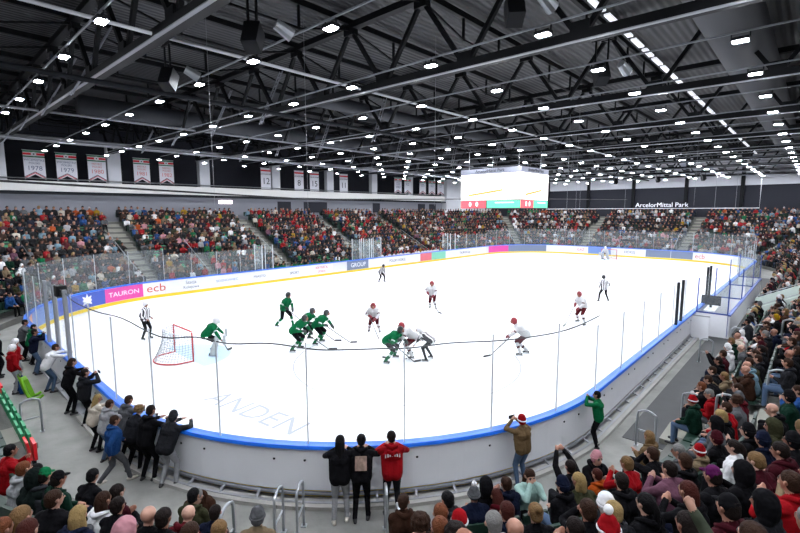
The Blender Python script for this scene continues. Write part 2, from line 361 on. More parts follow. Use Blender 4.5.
# long service pipes
for k,(y,z,r,m) in enumerate([(9.6,10.75,.05,m_whitep),(14.3,10.35,.09,m_dark),(24.5,10.9,.06,m_alu),(33.5,10.6,.12,m_alu),(37.5,11.3,.1,m_alu)]):
    o=MB().tube([(-12,y,z),(70,y,z)],r,8).build('service_pipe',m,smooth=True); tag(o,'thin %s service pipe slung lengthwise under the roof, %s from the right'%('white' if k==0 else 'grey',nth(k+1)),'pipe','service pipes')
for k,(y,z,r,x0,x1) in enumerate([(-1.6,12.1,.85,-6,62),(27.5,12.0,.6,4,66),(17.5,12.3,.4,12,60)]):
    o=MB().tube([(x,y,z) for x in np.linspace(x0,x1,12)],r,20,mat('duct_metal','#24262c',rough=.7)).build('ventilation_duct',smooth=True)
    tag(o,['big round dark ventilation duct on the right under the roof','round dark duct high over the far left seats','slimmer round duct above the rink middle'][k],'air duct')
# dashed strip of tray segments, their brightness put in as glow
t=empty('added_glow_tray',(9,.72,11.45)); tag(t,'dashed white strip of tray segments with added glow running lengthwise under the roof','cable tray')
mb=MB(); x=3.
while x<52: mb.box((x+.5,.72,11.45),(.95,.16,.05)); x+=1.25
mb.build('tray_segments',mat('tray_added_glow','#eceef4',rough=.4,emit=.9),parent=t)
MB().box((27.5,.86,11.5),(50,.06,.1)).build('carrier_rail',m_dark,parent=t)
# light rows
m_lamp=mat('lamp_diffuser','#f2f6ff',emit=LAMP)
proto=None
LXs=[.15+3.85*j for j in range(-2,19)]; LYs=[-2.27+3.58*i for i in range(0,12)]  # first crosswise row, out of view, is added to brighten the boards
hous=MB().box((0,0,.05),(.25,.39,.08)).box((0,.2,.14),(.03,.03,.12)).box((0,-.2,.14),(.03,.03,.12)).mesh('housing'); hous.materials.append(m_dark)
diff=MB().box((0,0,-.005),(.19,.32,.02)).mesh('diffuser'); diff.materials.append(m_lamp)
wire=MB().box((0,0,.45),(.012,.012,.5)).mesh('suspension_wire'); wire.materials.append(m_alu)
for j,x in enumerate(LXs):
    t=MB().box((x,16.5,10.55),(.045,40.5,.04)).build('light_rail',mat('rail_white','#70747a',rough=.5),loc=(x,16.5,10.55)); tag(t,'thin pale lighting rail carrying a row of lamps, %s from the camera'%nth(j+1),'lighting rail','lighting rails')
    for i,y in enumerate(LYs+[-5.85,-9.43]):  # last two lengthwise rows added unseen to brighten near boards and stand
        if x>69.5 or (y<-3 and view((x,y,10.3))[0]<815): continue
        L=empty('ceiling_light',(x,y,10.32)); tag(L,'small bright roof lamp, %s from the right in the %s crosswise row'%(nth(i+1),nth(j+1)) if i<12 else 'roof lamp over the near stand, %s place in %s crosswise row'%('outer' if i>12 else 'inner',nth(j+1)),'ceiling light','bright roof lamps')
        for n_,me in (('housing',hous),('diffuser',diff)):
            o=bpy.data.objects.new(n_,me); COL.objects.link(o); o.parent=L
# cable ladders
k=0
for x in CX[:7]:
    for y in (16.3,21.5,27.0,32.5):
        mb=MB(); 
        a=Vector((x-.6,y,10.2)); b_=Vector((x+1.0,y+.5,13.1))
        for q in (-.12,.12): mb.bar(a+Vector((0,q,0)),b_+Vector((0,q,0)),.035,.05)
        for n_ in range(12): c=a.lerp(b_,(n_+.5)/12); mb.bar(c+Vector((0,-.12,0)),c+Vector((0,.12,0)),.03,.03)
        o=mb.build('cable_ladder',m_pipe,loc=tuple(a)); k+=1
        tag(o,'grey cable ladder sloping up beside the %s truss, %s from the right'%(nth(CX.index(x)+1),nth([16.3,21.5,27.0,32.5].index(y)+1)),'cable ladder','grey cable ladders')
# big black loudspeakers and spotlights on the trusses
for k,(x,y,z,lb) in enumerate([(3.0,6.74,10.3,'black flown loudspeaker near the top left of the roof'),(3.0,12.1,10.3,'black flown loudspeaker further left beside the lamp row'),(12.8,1.6,10.5,'black flown loudspeaker left of the dashed tray'),(6.9,1.6,10.7,'black flown loudspeaker at the top edge above the centre'),
    (61,16,10.1,'small black loudspeaker before the far end wall, left of three'),(61,11,10.1,'small black loudspeaker before the far end wall, middle of three'),(61,6.2,10.1,'small black loudspeaker before the far end wall, right of three')]):
    sc=.8; z+=.2 if k<4 else 0
    t=empty('loudspeaker',(x,y,z)); tag(t,lb,'loudspeaker')
    Mx=Matrix.Rotation(R(40),3,'Z')@Matrix.Rotation(R(28),3,'Y')
    MB().box((x,y,z-.2),(.55*sc,.5*sc,.8*sc),m_black,Mx).build('cabinet',m_black,parent=t)
    MB().box(Vector((x,y,z-.2))+Mx@Vector((.29*sc,0,0)),(.03,.44*sc,.7*sc),m_dark,Mx).build('grille',m_dark,parent=t)
    MB().bar((x,y-.2,z+.15),(x,y-.2,z+.9),.05,.05).bar((x,y+.2,z+.15),(x,y+.2,z+.9),.05,.05).bar((x,y-.35,z+.9),(x,y+.35,z+.9),.07,.07).build('bracket',m_black,parent=t)
    if k<4: MB().tube([(x+.35,y-.5,z+.1),(x+.75,y-.6,z-.1)],[.13,.17],10).build('spot_lamp',m_steel,parent=t)
# hanging wires
for k,(x,y,z) in enumerate([(4.6,12.6,6.2),(7.6,10.9,6.1),(25.0,7.6,0.9),(12.3,8.2,6.2),(30,9.0,6.0),(38,3.0,6.4)]):
    o=MB().tube([(x,y,z),(x,y,13.2)],.005,4).build('hanging_wire',m_alu); tag(o,'thin pale wire hanging straight down from the roof, %s from the near end'%nth(sorted([4.6,7.6,12.3,25.0,30,38]).index(x)+1),'wire','hanging wires')
# net frame in front of the far end, held by wires
t=empty('net_hanger',(62,13.3,6.3)); tag(t,'white pipe frame hanging in front of the far end wall','net frame')
MB().tube([(62,.8,9.6),(62,.8,6.3),(62,26,6.3)],.035,6).build('frame_pipe',m_whitep,parent=t)
mb=MB()
for y in (3.0,5.0,15,21): mb.tube([(62,y,6.3),(62,y,10.6)],.012,4)
mb.build('suspension_wires',m_net,parent=t)
o=MB().tube([(-2.4,6.4,6.5),(5,7.2,6.32),(27,9.5,6.8),(50,11.3,7.2)],.022,5).build('hanging_cable',m_cable); tag(o,'long dark cable strung lengthwise across the hall at eye height','cable')

# ================================================================ SCOREBOARD
def scoreboard():
    x0,x1,y0,y1=27.5,32.0,12.1,17.4; z0,z1=6.2,8.85; cx,cy=(x0+x1)/2,(y0+y1)/2
    t=empty('scoreboard',(cx,cy,z0)); tag(t,'four sided glowing video scoreboard hanging above centre ice','scoreboard')
    MB().box((cx,cy,(z0+z1)/2),(x1-x0-.1,y1-y0-.1,z1-z0)).build('housing',m_dark,parent=t)
    scr=mat('screen_white','#fffdf8',emit=1.15); re_=mat('screen_red','#e8505a',emit=.8); gr_=mat('screen_green','#58c898',emit=.8); orr=mat('screen_orange','#f09a48',emit=.55)
    hd=mat('header_panel','#8a8d9a',rough=.6,emit=.12); dkl=mat('header_letters','#16182a')
    faces=[((x0,cy),(-1,0),y1-y0,R(-90)),((cx,y0),(0,-1),x1-x0,0),((x1,cy),(1,0),y1-y0,R(90)),((cx,y1),(0,1),x1-x0,R(180))]
    for (fx,fy),(nx,ny),w,rz in faces:
        M=Matrix.Rotation(rz,3,'Z')       # local x = right when looking at the face, y into the board
        def P(u,z,off): v=M@Vector((u,-off,0)); return (fx+v.x,fy+v.y,z)
        s_=MB().box(P(0,(z0+.62+z1-.02)/2,.0),(w-.04,.06,z1-z0-.64),None,rz).build('screen',scr,parent=t)
        MB().bar(P(-w*.36,z0+1.0,.055),P(w*.22,z0+1.38,.055),.02,.15).build('orange_swoosh',orr,parent=s_)
        h=w/2-.02
        st=MB()
        st.box(P(-h*.56,z0+.3,.0),(h*.88,.06,.56),re_,rz); st.box(P(h*.46,z0+.3,.0),(h*1.08,.06,.56),gr_,rz)
        s2=st.build('score_strip',parent=t)
        text('0',.5,P(-h*.66,z0+.3,.05),(R(90),0,rz),scr,s2,depth=.01); text('0',.5,P(-h*.42,z0+.3,.05),(R(90),0,rz),scr,s2,depth=.01)
        MB().box(P(h*.5,z0+.42,.04),(h*.6,.01,.06),scr,rz).build('score_text',scr,parent=s2)
        hp=MB().box(P(0,z1+.2,-.02),(w,.08,.4),None,rz).build('header',hd,parent=t)
        text('ArcelorMittal Park',.34,P(0,z1+.2,.05),(R(90),0,rz),dkl,hp,depth=.005)
    mb=MB()
    for sx in (-1,1):
        for sy in (-1,1): mb.tube([(cx+sx*1.8,cy+sy*2.2,z1+.3),(cx+sx*1.8,cy+sy*2.2,10.7)],.02,5)
    mb.build('suspension_cable',m_steel,parent=t)
scoreboard()
# ================================================================ BANNERS
m_ban=mat('banner_cloth','#cfd0d8',rough=.8,noise=.04); m_bg=mat('banner_green','#2c6e4c',rough=.8); m_br=mat('banner_red','#c01828',rough=.8); m_tx=mat('banner_text_blue','#56607c'); m_tr=mat('banner_text_red','#c86a68'); m_td=mat('banner_text_black','#22242c')
def banner(x0,x1,zt,zb,txt,big,vee,label,tm):
    x0,x1,zt,zb=WX(x0),WX(x1),WZ(zt),WZ(zb)
    w=x1-x0; cx=(x0+x1)/2; y=YF-.13
    t=empty('championship_banner',(cx,y,zt)); tag(t,label,'banner','banners along the left gallery')
    zc=zb+.28 if vee else zb
    # cloth with a folded thickness and a swallow-tail notch
    n=6; top=[];bot=[]
    for i in range(n+1):
        u=i/n; xx=x0+w*u; top.append((xx,zt)); bot.append((xx,(zb+ (1-abs(2*u-1))*.42) if vee else zb))
    vs=[];fs=[]
    for yy in (y-.012,y+.012):
        vs+=[(a,yy,z) for a,z in top]+[(a,yy,z) for a,z in bot]
    m=n+1
    for i in range(n): fs+=[(i,m+i,m+i+1,i+1),(2*m+i,2*m+i+1,3*m+i+1,3*m+i),(m+i,3*m+i,3*m+i+1,m+i+1)]
    fs+=[(0,2*m,3*m,m),(n,m+n,3*m+n,2*m+n)]
    MB().add(vs,fs).build('cloth',m_ban,parent=t)
    MB().tube([(x0-.05,y,zt),(x1+.05,y,zt)],.025,6).build('hanging_rod',m_steel,parent=t)
    if vee:
        MB().box((cx,y-.016,zt-.1),(w,.006,.12),m_bg).box((cx,y-.016,zt-.5),(w,.006,.1),m_bg).build('green_bands',parent=t)
    MB().box((cx,y-.018,zt-.3),(w,.006,.17)).build('red_band',m_br,parent=t)
    if vee:
        MB().tube([(cx,y-.02,zt-.3),(cx,y-.03,zt-.3)],.17,14).build('emblem',m_ban,parent=t); MB().box((cx,y-.032,zt-.3),(.1,.006,.1)).build('emblem_mark',m_td,parent=t)
        mb=MB()
        for dz,mm in ((.12,m_br),(.2,m_td)):
            mb.bar((x0,y-.018,zb+dz),(cx,y-.018,zb+.42+dz),.006,.05,mm); mb.bar((cx,y-.018,zb+.42+dz),(x1,y-.018,zb+dz),.006,.05,mm)
        mb.build('chevron_edge',parent=t)
        for q,(s_,sz,zz) in enumerate(((txt[0],.23,zt-.78),(txt[1],.23,zt-1.02),(big,.5,zt-1.42))): text(s_,sz,(cx,y-.02,zz),(R(90),0,0),tm,t,depth=.003)
    else:
        text(txt[0],.24,(cx,y-.02,zt-.7),(R(90),0,0),m_td,t,depth=.003); text(big,1.0,(cx,y-.02,zt-1.5),(R(90),0,0),m_td,t,depth=.003)
for x0,x1,zt,zb,tx,bg,lb,tm in [(3.2,4.5,10.62,8.42,('WICEMISTRZ','POLSKI'),'1978','white swallow-tailed banner dated 1978, leftmost on the wall',m_tx),(5.2,6.55,10.6,8.4,('WICEMISTRZ','POLSKI'),'1979','white swallow-tailed banner dated 1979',m_tx),(7.3,8.6,10.62,8.4,('MISTRZ','POLSKI'),'1980','white swallow-tailed banner with red 1980',m_tr),(10.7,12.0,10.65,8.42,('MISTRZ','POLSKI'),'1981','white swallow-tailed banner with red 1981',m_tr),(12.8,14.05,10.65,8.42,('MISTRZ','POLSKI'),'1982','white swallow-tailed banner with red 1982',m_tr)]:
    banner(x0,x1,zt,zb,tx,bg,True,lb,tm)
for k,(x0,x1) in enumerate([(44.0,45.5),(46.1,47.5),(49.5,51.0),(51.7,53.3),(53.9,55.5)]):
    banner(x0,x1,10.75,8.45,('MISTRZ','POLSKI'),'198%d'%(3+k) if k<1 else '','x' and True,'pale swallow-tailed banner in the far group by the scoreboard, %s from left'%nth(k+1),m_tx)
for x0,x1,n_ in [(23.05,24.25,'12'),(27.3,28.55,'8'),(29.45,30.75,'15'),(34.0,35.3,'11')]:
    banner(x0,x1,10.65,8.4,('ZAWODNIK',),n_,False,'straight white banner with red band and black number %s'%n_,m_td)
# ================================================================ BOARDS, GLASS, GOALS
def gap_ok(s): return True
secs=[('near side',0,S1),('right far corner',sA,sB),('far end',sB,sC),('left far corner',sC,sD),('far side',sD,sE),('left near corner',sE,sF),('near end',sF,sG),('near corner',sG,PER-1e-4)]
BD={}
for nm,a,b_ in secs:
    t=empty('dasher_board',ring((a+b_)/2,0)[0]+(0,)); tag(t,'white rink boards with blue cap rail along the %s'%nm,'rink boards','rink boards'); BD[nm]=t
    mb=MB(); strip(mb,a,b_,rect(0,.11,.2,1.13)); mb.build('panel',m_board,parent=t)
    mb=MB(); strip(mb,a,b_,[(-.05,1.12),(-.05,1.19),(.15,1.19),(.17,1.12)]); mb.build('cap_rail',m_rail,parent=t)
    mb=MB(); strip(mb,a,b_,rect(-.012,.05,0,.2)); mb.build('kick_plate',m_kick,parent=t)
    mb=MB(); strip(mb,a,b_,rect(.09,.16,.12,.17)); strip(mb,a,b_,rect(.3,.36,.03,.09)); strip(mb,a,b_,rect(.05,.3,.0,.03))
    n=int((b_-a)/.8)
    for i in range(n+1):
        s=a+(b_-a)*i/max(n,1); p0,_=ring(s,.1); p1,_=ring(s,.36); mb.bar((p0[0],p0[1],.16),(p1[0],p1[1],.05),.05,.05)
    mb.build('support_frame',m_alu,parent=t)
    mb=MB()
    n=int((b_-a)/2.2)
    for i in range(n):
        for q in (.6,1.25):
            p_,nn=ring(a+(b_-a)*i/n+q,.112); mb.box((p_[0],p_[1],.86),(.035,.035,.035))
    mb.build('bolt_heads',m_black,parent=t)
def ad(board,s0,s1,name,m,z0=.22,z1=1.1,label=None):
    mb=MB(); strip(mb,s0,s1,rect(-.012,.001,z0,z1),step=.4); o=mb.build(name,m,parent=board)
    if label: o['label']=label
    return o
def adtext(o,txt,s,size,m,z=.66,sx=1.0):
    me=textmesh(txt,size,.003); me.materials.clear(); me.materials.append(m); loc=Vector(o['_loc']) if o.get('_loc') is not None else Vector((0,0,0))
    for v in me.vertices:                      # letters follow the curve of the boards
        (x,y),_=ring(s-v.co.x*sx,-.018-v.co.z); v.co=Vector((x,y,z+v.co.y))-loc
    q=bpy.data.objects.new('lettering',me); COL.objects.link(q); q.parent=o; q['_loc']=tuple(loc)
m_ap=mat('ad_pink','#d84a9c',rough=.35); m_ab=mat('ad_blue','#3a52a8',rough=.35); m_aw=mat('ad_white','#e8e9ee',rough=.35); m_ag=mat('ad_grey','#6c7890',rough=.35); m_ar=mat('ad_red','#d46a74',rough=.35); m_agr=mat('ad_green','#7cc4a8',rough=.35)
m_ao=mat('ad_orange','#e8a070',rough=.35); m_at=mat('ad_ecb_letters','#c4503c',rough=.4); m_ad=mat('ad_grey_letters','#5c6470',rough=.4); m_arl=mat('ad_red_letters','#c8505c',rough=.4); m_apl=mat('ad_pale_blue','#6f8cc4',rough=.35)
bs=BD['far side']; bc=BD['left near corner']; be=BD['far end']; bn=BD['near end']
oe=ad(bc,s_far(RR)+.02,s_far(RR)+1.5,'advert',m_aw)
o=ad(bs,s_far(RR)-.02,s_far(12.6),'advert',m_aw) if False else None
o=ad(bc,sE+1.5,sE+4.1,'advert',m_ap,label='pink advert'); 
(x_,y_),(nx_,ny_)=ring(sE+3.2,-.02)
adtext(o,'TAURON',sE+2.8,.42,m_white,sx=1.2)
o=ad(bc,sE+4.1,sE+8.0,'advert',m_ab,label='blue advert with a white star burst')
for a_ in range(6):
    pass
(x,y),(nx,ny)=ring(sE+5.4,-.02); rz=math.atan2(ny,nx)-PI/2; vs=[(0,0)]
for k in range(16):
    rr=.42 if k%2==0 else .2; vs.append((rr*1.3*math.cos(k*PI/8),rr*math.sin(k*PI/8)))
me=MB().add([(a*math.cos(rz),a*math.sin(rz),b2) for a,b2 in vs],[(0,k,k%16+1) for k in range(1,17)]); me.v=[(v[0]+x,v[1]+y,v[2]+.66) for v in me.v]; me.build('star_mark',m_aw,parent=o)
o=ad(bc,sE+8.0,sE+11.0,'advert',m_apl,label='pale blue advert'); o=ad(bc,sE+11.0,sF-.02,'advert',m_ao,label='orange advert')
o=ad(bn,sF+.02,sF+4,'advert',m_aw)
o=ad(bs,s_far(21.6),s_far(RR)-.02,'advert',m_aw,label='white advert panel')
adtext(o,'Stacja',s_far(10.6),.34,m_ad,z=.82); adtext(o,'Kolejowa',s_far(10.6),.3,m_ad,z=.48)
adtext(o,'SOSNOWIEC',s_far(13.4),.26,m_apl,z=.66,sx=1.2)
adtext(o,'MIASTO',s_far(16.2),.28,m_ad,z=.66,sx=1.1); adtext(o,'SPORT',s_far(19.6),.32,m_ad,z=.6)
adtext(oe,'ecb',sE+.62,.78,m_at,z=.68,sx=1.2)
o=ad(bs,s_far(23.9),s_far(21.6)-.0,'advert',m_aw); adtext(o,'KRYNICA',s_far(22.6),.33,m_arl,z=.8); adtext(o,'ZDROJ',s_far(22.6),.28,m_arl,z=.45)
o=ad(bs,s_far(28.6),s_far(25.7),'advert',m_ag,label='grey blue advert'); adtext(o,'GROUP',s_far(27.2),.6,m_aw)
o=ad(bs,s_far(36.9),s_far(28.6),'advert',m_aw); adtext(o,'POLSKI HOKEJ',s_far(33),.4,m_ad)
o=ad(bs,s_far(39.0),s_far(36.9),'advert',m_ar,label='red advert')
o=ad(bs,s_far(41.8),s_far(39.0),'advert',m_agr,label='green advert')
o=ad(bs,s_far(51.2)+.02,s_far(41.8),'advert',m_aw); adtext(o,'TAURON Liga',s_far(46),.4,m_ad)
o=ad(BD['left far corner'],sD-4.4,sD-.6,'advert',m_ap,label='pink advert'); o=ad(BD['left far corner'],sD-10,sD-4.4,'advert',m_ag,label='grey advert')
o=ad(be,s_end(18.8),s_end(20.7),'advert',m_aw); adtext(o,'GAZ',s_end(19.8),.5,m_arl)
o=ad(BD['left far corner'],sC+.02,sC+3.4,'advert',m_aw); 
o=ad(be,s_end(15.8),s_end(18.8),'advert',m_apl,label='pale blue advert')
o=ad(be,s_end(11.6),s_end(15.4),'advert',m_aw); adtext(o,'HOKEJ',s_end(13.5),.45,m_ad)
o=ad(be,s_end(8.82),s_end(11.6),'advert',m_ag,label='grey blue advert'); o=ad(BD['right far corner'],sB-2.4,sB-.02,'advert',m_ag,label='grey blue advert')
o=ad(BD['right far corner'],sB-7.4,sB-2.4,'advert',m_aw,label='white advert with red letters'); adtext(o,'ecb',sB-3.2,.8,m_at)
# glass panes and posts
def post(s,z1,w,label,m=m_alu,dd=.06):
    (x,y),(nx,ny)=ring(s,dd); a=math.atan2(ny,nx)
    o=MB().box((0,0,(1.17+z1)/2),(.05 if w<.1 else .1,w,z1-1.17),None,a).build('gate_post',m,); o.location=(x,y,0); tag(o,label,'post','thick gate posts'); return o
m_edge=mat('glass_edge','#c8d4d8',rough=.3)
m_post=mat('pale_glass_post','#b4b8bc',rough=.4,metal=.2)
def run(nm,s0,s1,n,z1,w=.022,skip=()):
    for i in range(n):
        a=s0+(s1-s0)*i/n; b_=s0+(s1-s0)*(i+1)/n
        (x,y),(nx,ny)=ring(a,.06); t=empty('rink_shield',(x,y,1.17)); tag(t,'clear glass shield with slim upright on the %s boards, %s going clockwise'%(nm,nth(i+1)),'rink glass','clear glass shields of the rink')
        MB().box((x,y,(1.17+z1+.02)/2),(.03,w,z1+.02-1.17),None,math.atan2(ny,nx)).build('post',m_post,parent=t)
        mb=MB(); strip(mb,a+.03,b_-.03,rect(.054,.066,1.18,z1),step=.5); mb.build('glass_pane',m_glass,parent=t)
run('near side',0.0,s_near(22.0),6,2.95); run('far near side',s_near(38),S1,6,2.95)
run('right far corner',sA,sB,6,3.4); run('far end',sB,sC,6,3.4); run('left far corner',sC,sD,6,3.4)
run('far side right',s_far(51.2),s_far(44),3,2.95); run('far side middle',s_far(30.5),s_far(27.8),1,2.95); run('far side left',s_far(16.5),sE,4,2.95)
run('left near corner',sE,sF,6,3.35); run('near end',sF,sG,6,3.4); run('near corner',sG,PER,7,3.32)
# thick gate posts at the near end and along the near side
for k,y in enumerate((16.5,15.0,13.45)): post(s_home(y),3.48,.16,'thick aluminium gate post at the near end, %s from the left'%nth(k+1),dd=.08)
for k,x in enumerate((18.3,19.2,25.3,26.2)): post(s_near(x),3.0,.12,'thick dark gate post on the near side glass, %s from the camera'%nth(k+1),m=m_dark)
# player bench shelters on the far side: clear glass screens at the ends
for k,(x0,x1) in enumerate(((16.6,17.6),(27.6,28.9),(29.2,30.6),(43.0,44.0))):
    mb=MB(); 
    for xx in (x0,x1): mb.box((xx,B+.75,2.0),(.03,1.2,2.2),m_glass)
    mb.box(((x0+x1)/2,B+1.35,2.0),(x1-x0,.03,2.2),m_glass)
    t=empty('bench_screen',((x0+x1)/2,B+.7,0)); tag(t,'clear glass screen box at the players benches, %s from the left'%nth(k+1),'glass screen')
    mb.build('glass',m_glass,parent=t); mb=MB()
    for xx in (x0,x1):
        for yy in (B+.16,B+1.34): mb.box((xx,yy,1.6),(.05,.05,3.2))
    mb.build('frame',m_whitep,parent=t)
for k,(x0,x1) in enumerate(((17.7,27.4),(30.8,42.8))):
    t=empty('players_bench',((x0+x1)/2,B+1.2,0)); tag(t,'long wooden players bench behind the far side boards, %s'%('left one' if k==0 else 'right one'),'bench')
    MB().box(((x0+x1)/2,B+1.15,.5),(x1-x0,.35,.06)).build('seat',mat('bench_wood','#8a6a48'),parent=t)
    mb=MB()
    for q in np.linspace(x0+.4,x1-.4,6): mb.box((q,B+1.15,.24),(.08,.3,.47))
    mb.build('legs',m_dark,parent=t)
# the rope of the protective net, sagging between the glass posts around the near corner
rope=[(-.06,20.5,4.6),(-.06,15.9,3.6),(-.06,13.5,3.38),(-.06,12.3,3.24),(-.06,10,3.29),(-.02,8.0,3.42),(.26,6.46,3.2),(.62,5.43,3.31),(.97,4.68,3.24),(1.44,3.88,3.3),(2.01,3.12,3.2),(2.47,2.61,3.2),(2.99,2.14,3.2),(3.4,1.8,3.19),(4.08,1.31,3.24),(5.06,.78,3.18),(5.9,.44,3.15),(6.88,.16,3.13),(7.71,.01,3.16),(8.92,-.05,3.2)]
def smooth_pts(P,n=4):
    P=[Vector(p) for p in P]; out=[]
    for i in range(len(P)-1):
        p0,p1,p2,p3=P[max(i-1,0)],P[i],P[i+1],P[min(i+2,len(P)-1)]
        for k in range(n):
            t=k/n; out.append(.5*((2*p1)+(p2-p0)*t+(2*p0-5*p1+4*p2-p3)*t*t+(3*p1-p0-3*p2+p3)*t**3))
    return out+[P[-1]]
o=MB().tube(smooth_pts(rope),.014,6).build('net_rope',m_cable,smooth=True); tag(o,'black hem rope of the safety net sagging from post to post','rope')
o=MB().box((-.02,14.3,3.35),(.3,.35,.35)).tube([(-.05,14.3,3.3),(-.05,13.6,3.2)],.05,8).build('corner_camera',m_black); tag(o,'small black camera unit fixed on the near end gate posts','camera')
# goals
def goal(x,dr,label):
    t=empty('hockey_goal',(x,B/2,0)); tag(t,label,'hockey goal')
    w=.915; H=1.22; r=.03
    MB().tube([(x,B/2-w,0),(x,B/2-w,H-.03),(x,B/2-w+.03,H),(x,B/2+w-.03,H),(x,B/2+w,H-.03),(x,B/2+w,0)],r,10).build('red_posts',m_red,parent=t,smooth=True)
    back=[]
    for i in range(13):
        a=-PI/2+PI*i/12; back.append((x-dr*(.28+.84*math.cos(a)*1.0 if abs(math.cos(a))>.01 else .0),B/2+w*1.0*math.sin(a),.03))
    back[0]=(x,B/2-w,.03); back[-1]=(x,B/2+w,.03)
    back=smooth_pts(back,2)
    MB().tube(back,.028,8).build('base_frame',m_red,parent=t,smooth=True)
    tp=[(x,B/2-w,H-.01),(x-dr*.42,B/2-w*.93,H-.05),(x-dr*.52,B/2-w*.7,H-.06),(x-dr*.52,B/2+w*.7,H-.06),(x-dr*.42,B/2+w*.93,H-.05),(x,B/2+w,H-.01)]
    tp=smooth_pts(tp,5)
    mb=MB().tube(tp,.018,6); mb.tube([(x-dr*1.12,B/2,.03),(x-dr*.54,B/2,H-.06)],.018,6); mb.build('top_frame',m_whitep,parent=t,smooth=True)
    # net: cords from top frame to base frame
    n=27; 
    def samp(P,k):
        L=[0]
        for a,b2 in zip(P,P[1:]): L.append(L[-1]+(Vector(b2)-Vector(a)).length)
        q=L[-1]*k
        for i in range(len(L)-1):
            if L[i+1]>=q: f=(q-L[i])/max(L[i+1]-L[i],1e-6); return Vector(P[i]).lerp(Vector(P[i+1]),f)
        return Vector(P[-1])
    mb=MB(); grid=[]
    for i in range(n+1):
        a=samp(tp,i/n); c=samp(back,i/n); col=[a.lerp(c,k/12)+Vector((dr*.06*math.sin(PI*k/12),0,0)) for k in range(13)]; grid.append(col); mb.tube(col[::3]+[col[-1]],.008,3,caps=False)
    for k in range(1,12): mb.tube([g[k] for g in grid],.008,3,caps=False)
    for i in range(1,10):
        yy=B/2-w+2*w*i/10; mb.tube([(x,yy,H),(x-dr*.5,yy,H-.06)],.006,3,caps=False)
    for i in range(1,4): mb.tube([(x-dr*.5*i/4,B/2-w,H-.01),(x-dr*.5*i/4,B/2+w,H-.01)],.006,3,caps=False)
    mb.build('netting',m_net,parent=t)
goal(4,1,'red framed goal with white net at the near end'); goal(56,-1,'small distant goal with white net at the far end')
# penalty and scorer area, near side
m_bfr=mat('blue_frame','#24408c',rough=.4)
for k,x in enumerate((22.1,27.3,33.0,38)):
    t=empty('glass_partition',(x,-.8,0)); tag(t,'glass partition with blue posts across the near side walkway, %s from camera'%nth(k+1),'glass partition')
    MB().box((x,-.78,.6),(.08,1.25,1.1)).build('panel',m_white,parent=t)
    MB().box((x,-.78,2.0),(.015,1.2,1.75)).build('glass',m_glass,parent=t)
    MB().box((x,-.18,1.45),(.05,.05,2.7)).box((x,-1.4,1.45),(.05,.05,2.7)).box((x,-.78,1.16),(.1,1.25,.06)).build('frame',m_bfr,parent=t)
t=empty('box_back_wall',(30,-1.42,0)); tag(t,'white back wall with blue rail behind the penalty boxes','barrier')
MB().box((30,-1.45,.55),(15.6,.07,1.1)).build('panel',m_white,parent=t); MB().box((30,-1.45,1.13),(15.8,.14,.06)).build('blue_rail',m_bfr,parent=t); MB().box((33,-1.45,1.9),(9.8,.015,1.5)).build('glass',m_glass,parent=t)
t=empty('walkway_gate',(20.6,-.7,0)); tag(t,'low white gate panel closing off the walkway before the penalty box','gate')
MB().box((21.3,-.45,.55),(.06,.75,1.1)).build('panel',m_white,parent=t); MB().box((21.3,-.45,1.12),(.08,.78,.04)).build('top_rail',m_alu,parent=t)
t=empty('timekeeper_desk',(27.6,-.6,0)); tag(t,'scorer desk with a dark monitor in the timekeeper box','desk')
MB().box((24.6,-.45,.98),(2.2,.5,.05)).build('desk_top',m_whitep,parent=t); MB().box((24.6,-.25,.49),(2.1,.05,.96)).build('front',m_white,parent=t)
MB().box((24.5,-.4,1.38),(.06,.85,.5)).box((24.5,-.4,1.08),(.1,.1,.2)).build('monitor',m_dark,parent=t)
# hoop handrails
hoopm={}
def hoop(s,d,z,h,label,w=.42):
    (x,y),(nx,ny)=ring(s,d); a=math.atan2(ny,nx)
    pts=[(0,-w/2,0),(0,-w/2,h-.16),(0,-w/2+.05,h-.05),(0,-w/2+.16,h),(0,w/2-.16,h),(0,w/2-.05,h-.05),(0,w/2,h-.16),(0,w/2,0)]
    # hoops stand lengthwise in the aisle, so their plane follows the slope direction
    pts=[(q[1],0,q[2]) for q in pts]
    key=(round(h,2),w)
    if key not in hoopm:
        o1=MB().tube(smooth_pts(pts,3),.026,8).mesh('tube'); o1.materials.append(m_steel); o1.polygons.foreach_set('use_smooth',[True]*len(o1.polygons))
        o2=MB().bar((-w/2,0,h*.45),(w/2,0,h*.45),.03,.03).box((-w/2,0,.01),(.1,.1,.02)).box((w/2,0,.01),(.1,.1,.02)).mesh('cross_bar'); o2.materials.append(m_steel); hoopm[key]=(o1,o2)
    t=empty('hoop_handrail',(x,y,z),a); tag(t,label,'handrail','steel hoop handrails in the stairs')
    for n_,me in zip(('tube','cross_bar'),hoopm[key]):
        o=bpy.data.objects.new(n_,me); COL.objects.link(o); o.parent=t
def s_of(x,y):
    """nearest path length"""
    best=min(range(0,int(PER*10)),key=lambda k:(lambda P:(P[0]-x)**2+(P[1]-y)**2)(ring(k/10.,1.9)[0])); return best/10.
def dist_out(x,y):
    qx=abs(x-LX/2)-(LX/2-RR); qy=abs(y-B/2)-(B/2-RR)
    return math.hypot(max(qx,0),max(qy,0))+min(max(qx,qy),0)-RR
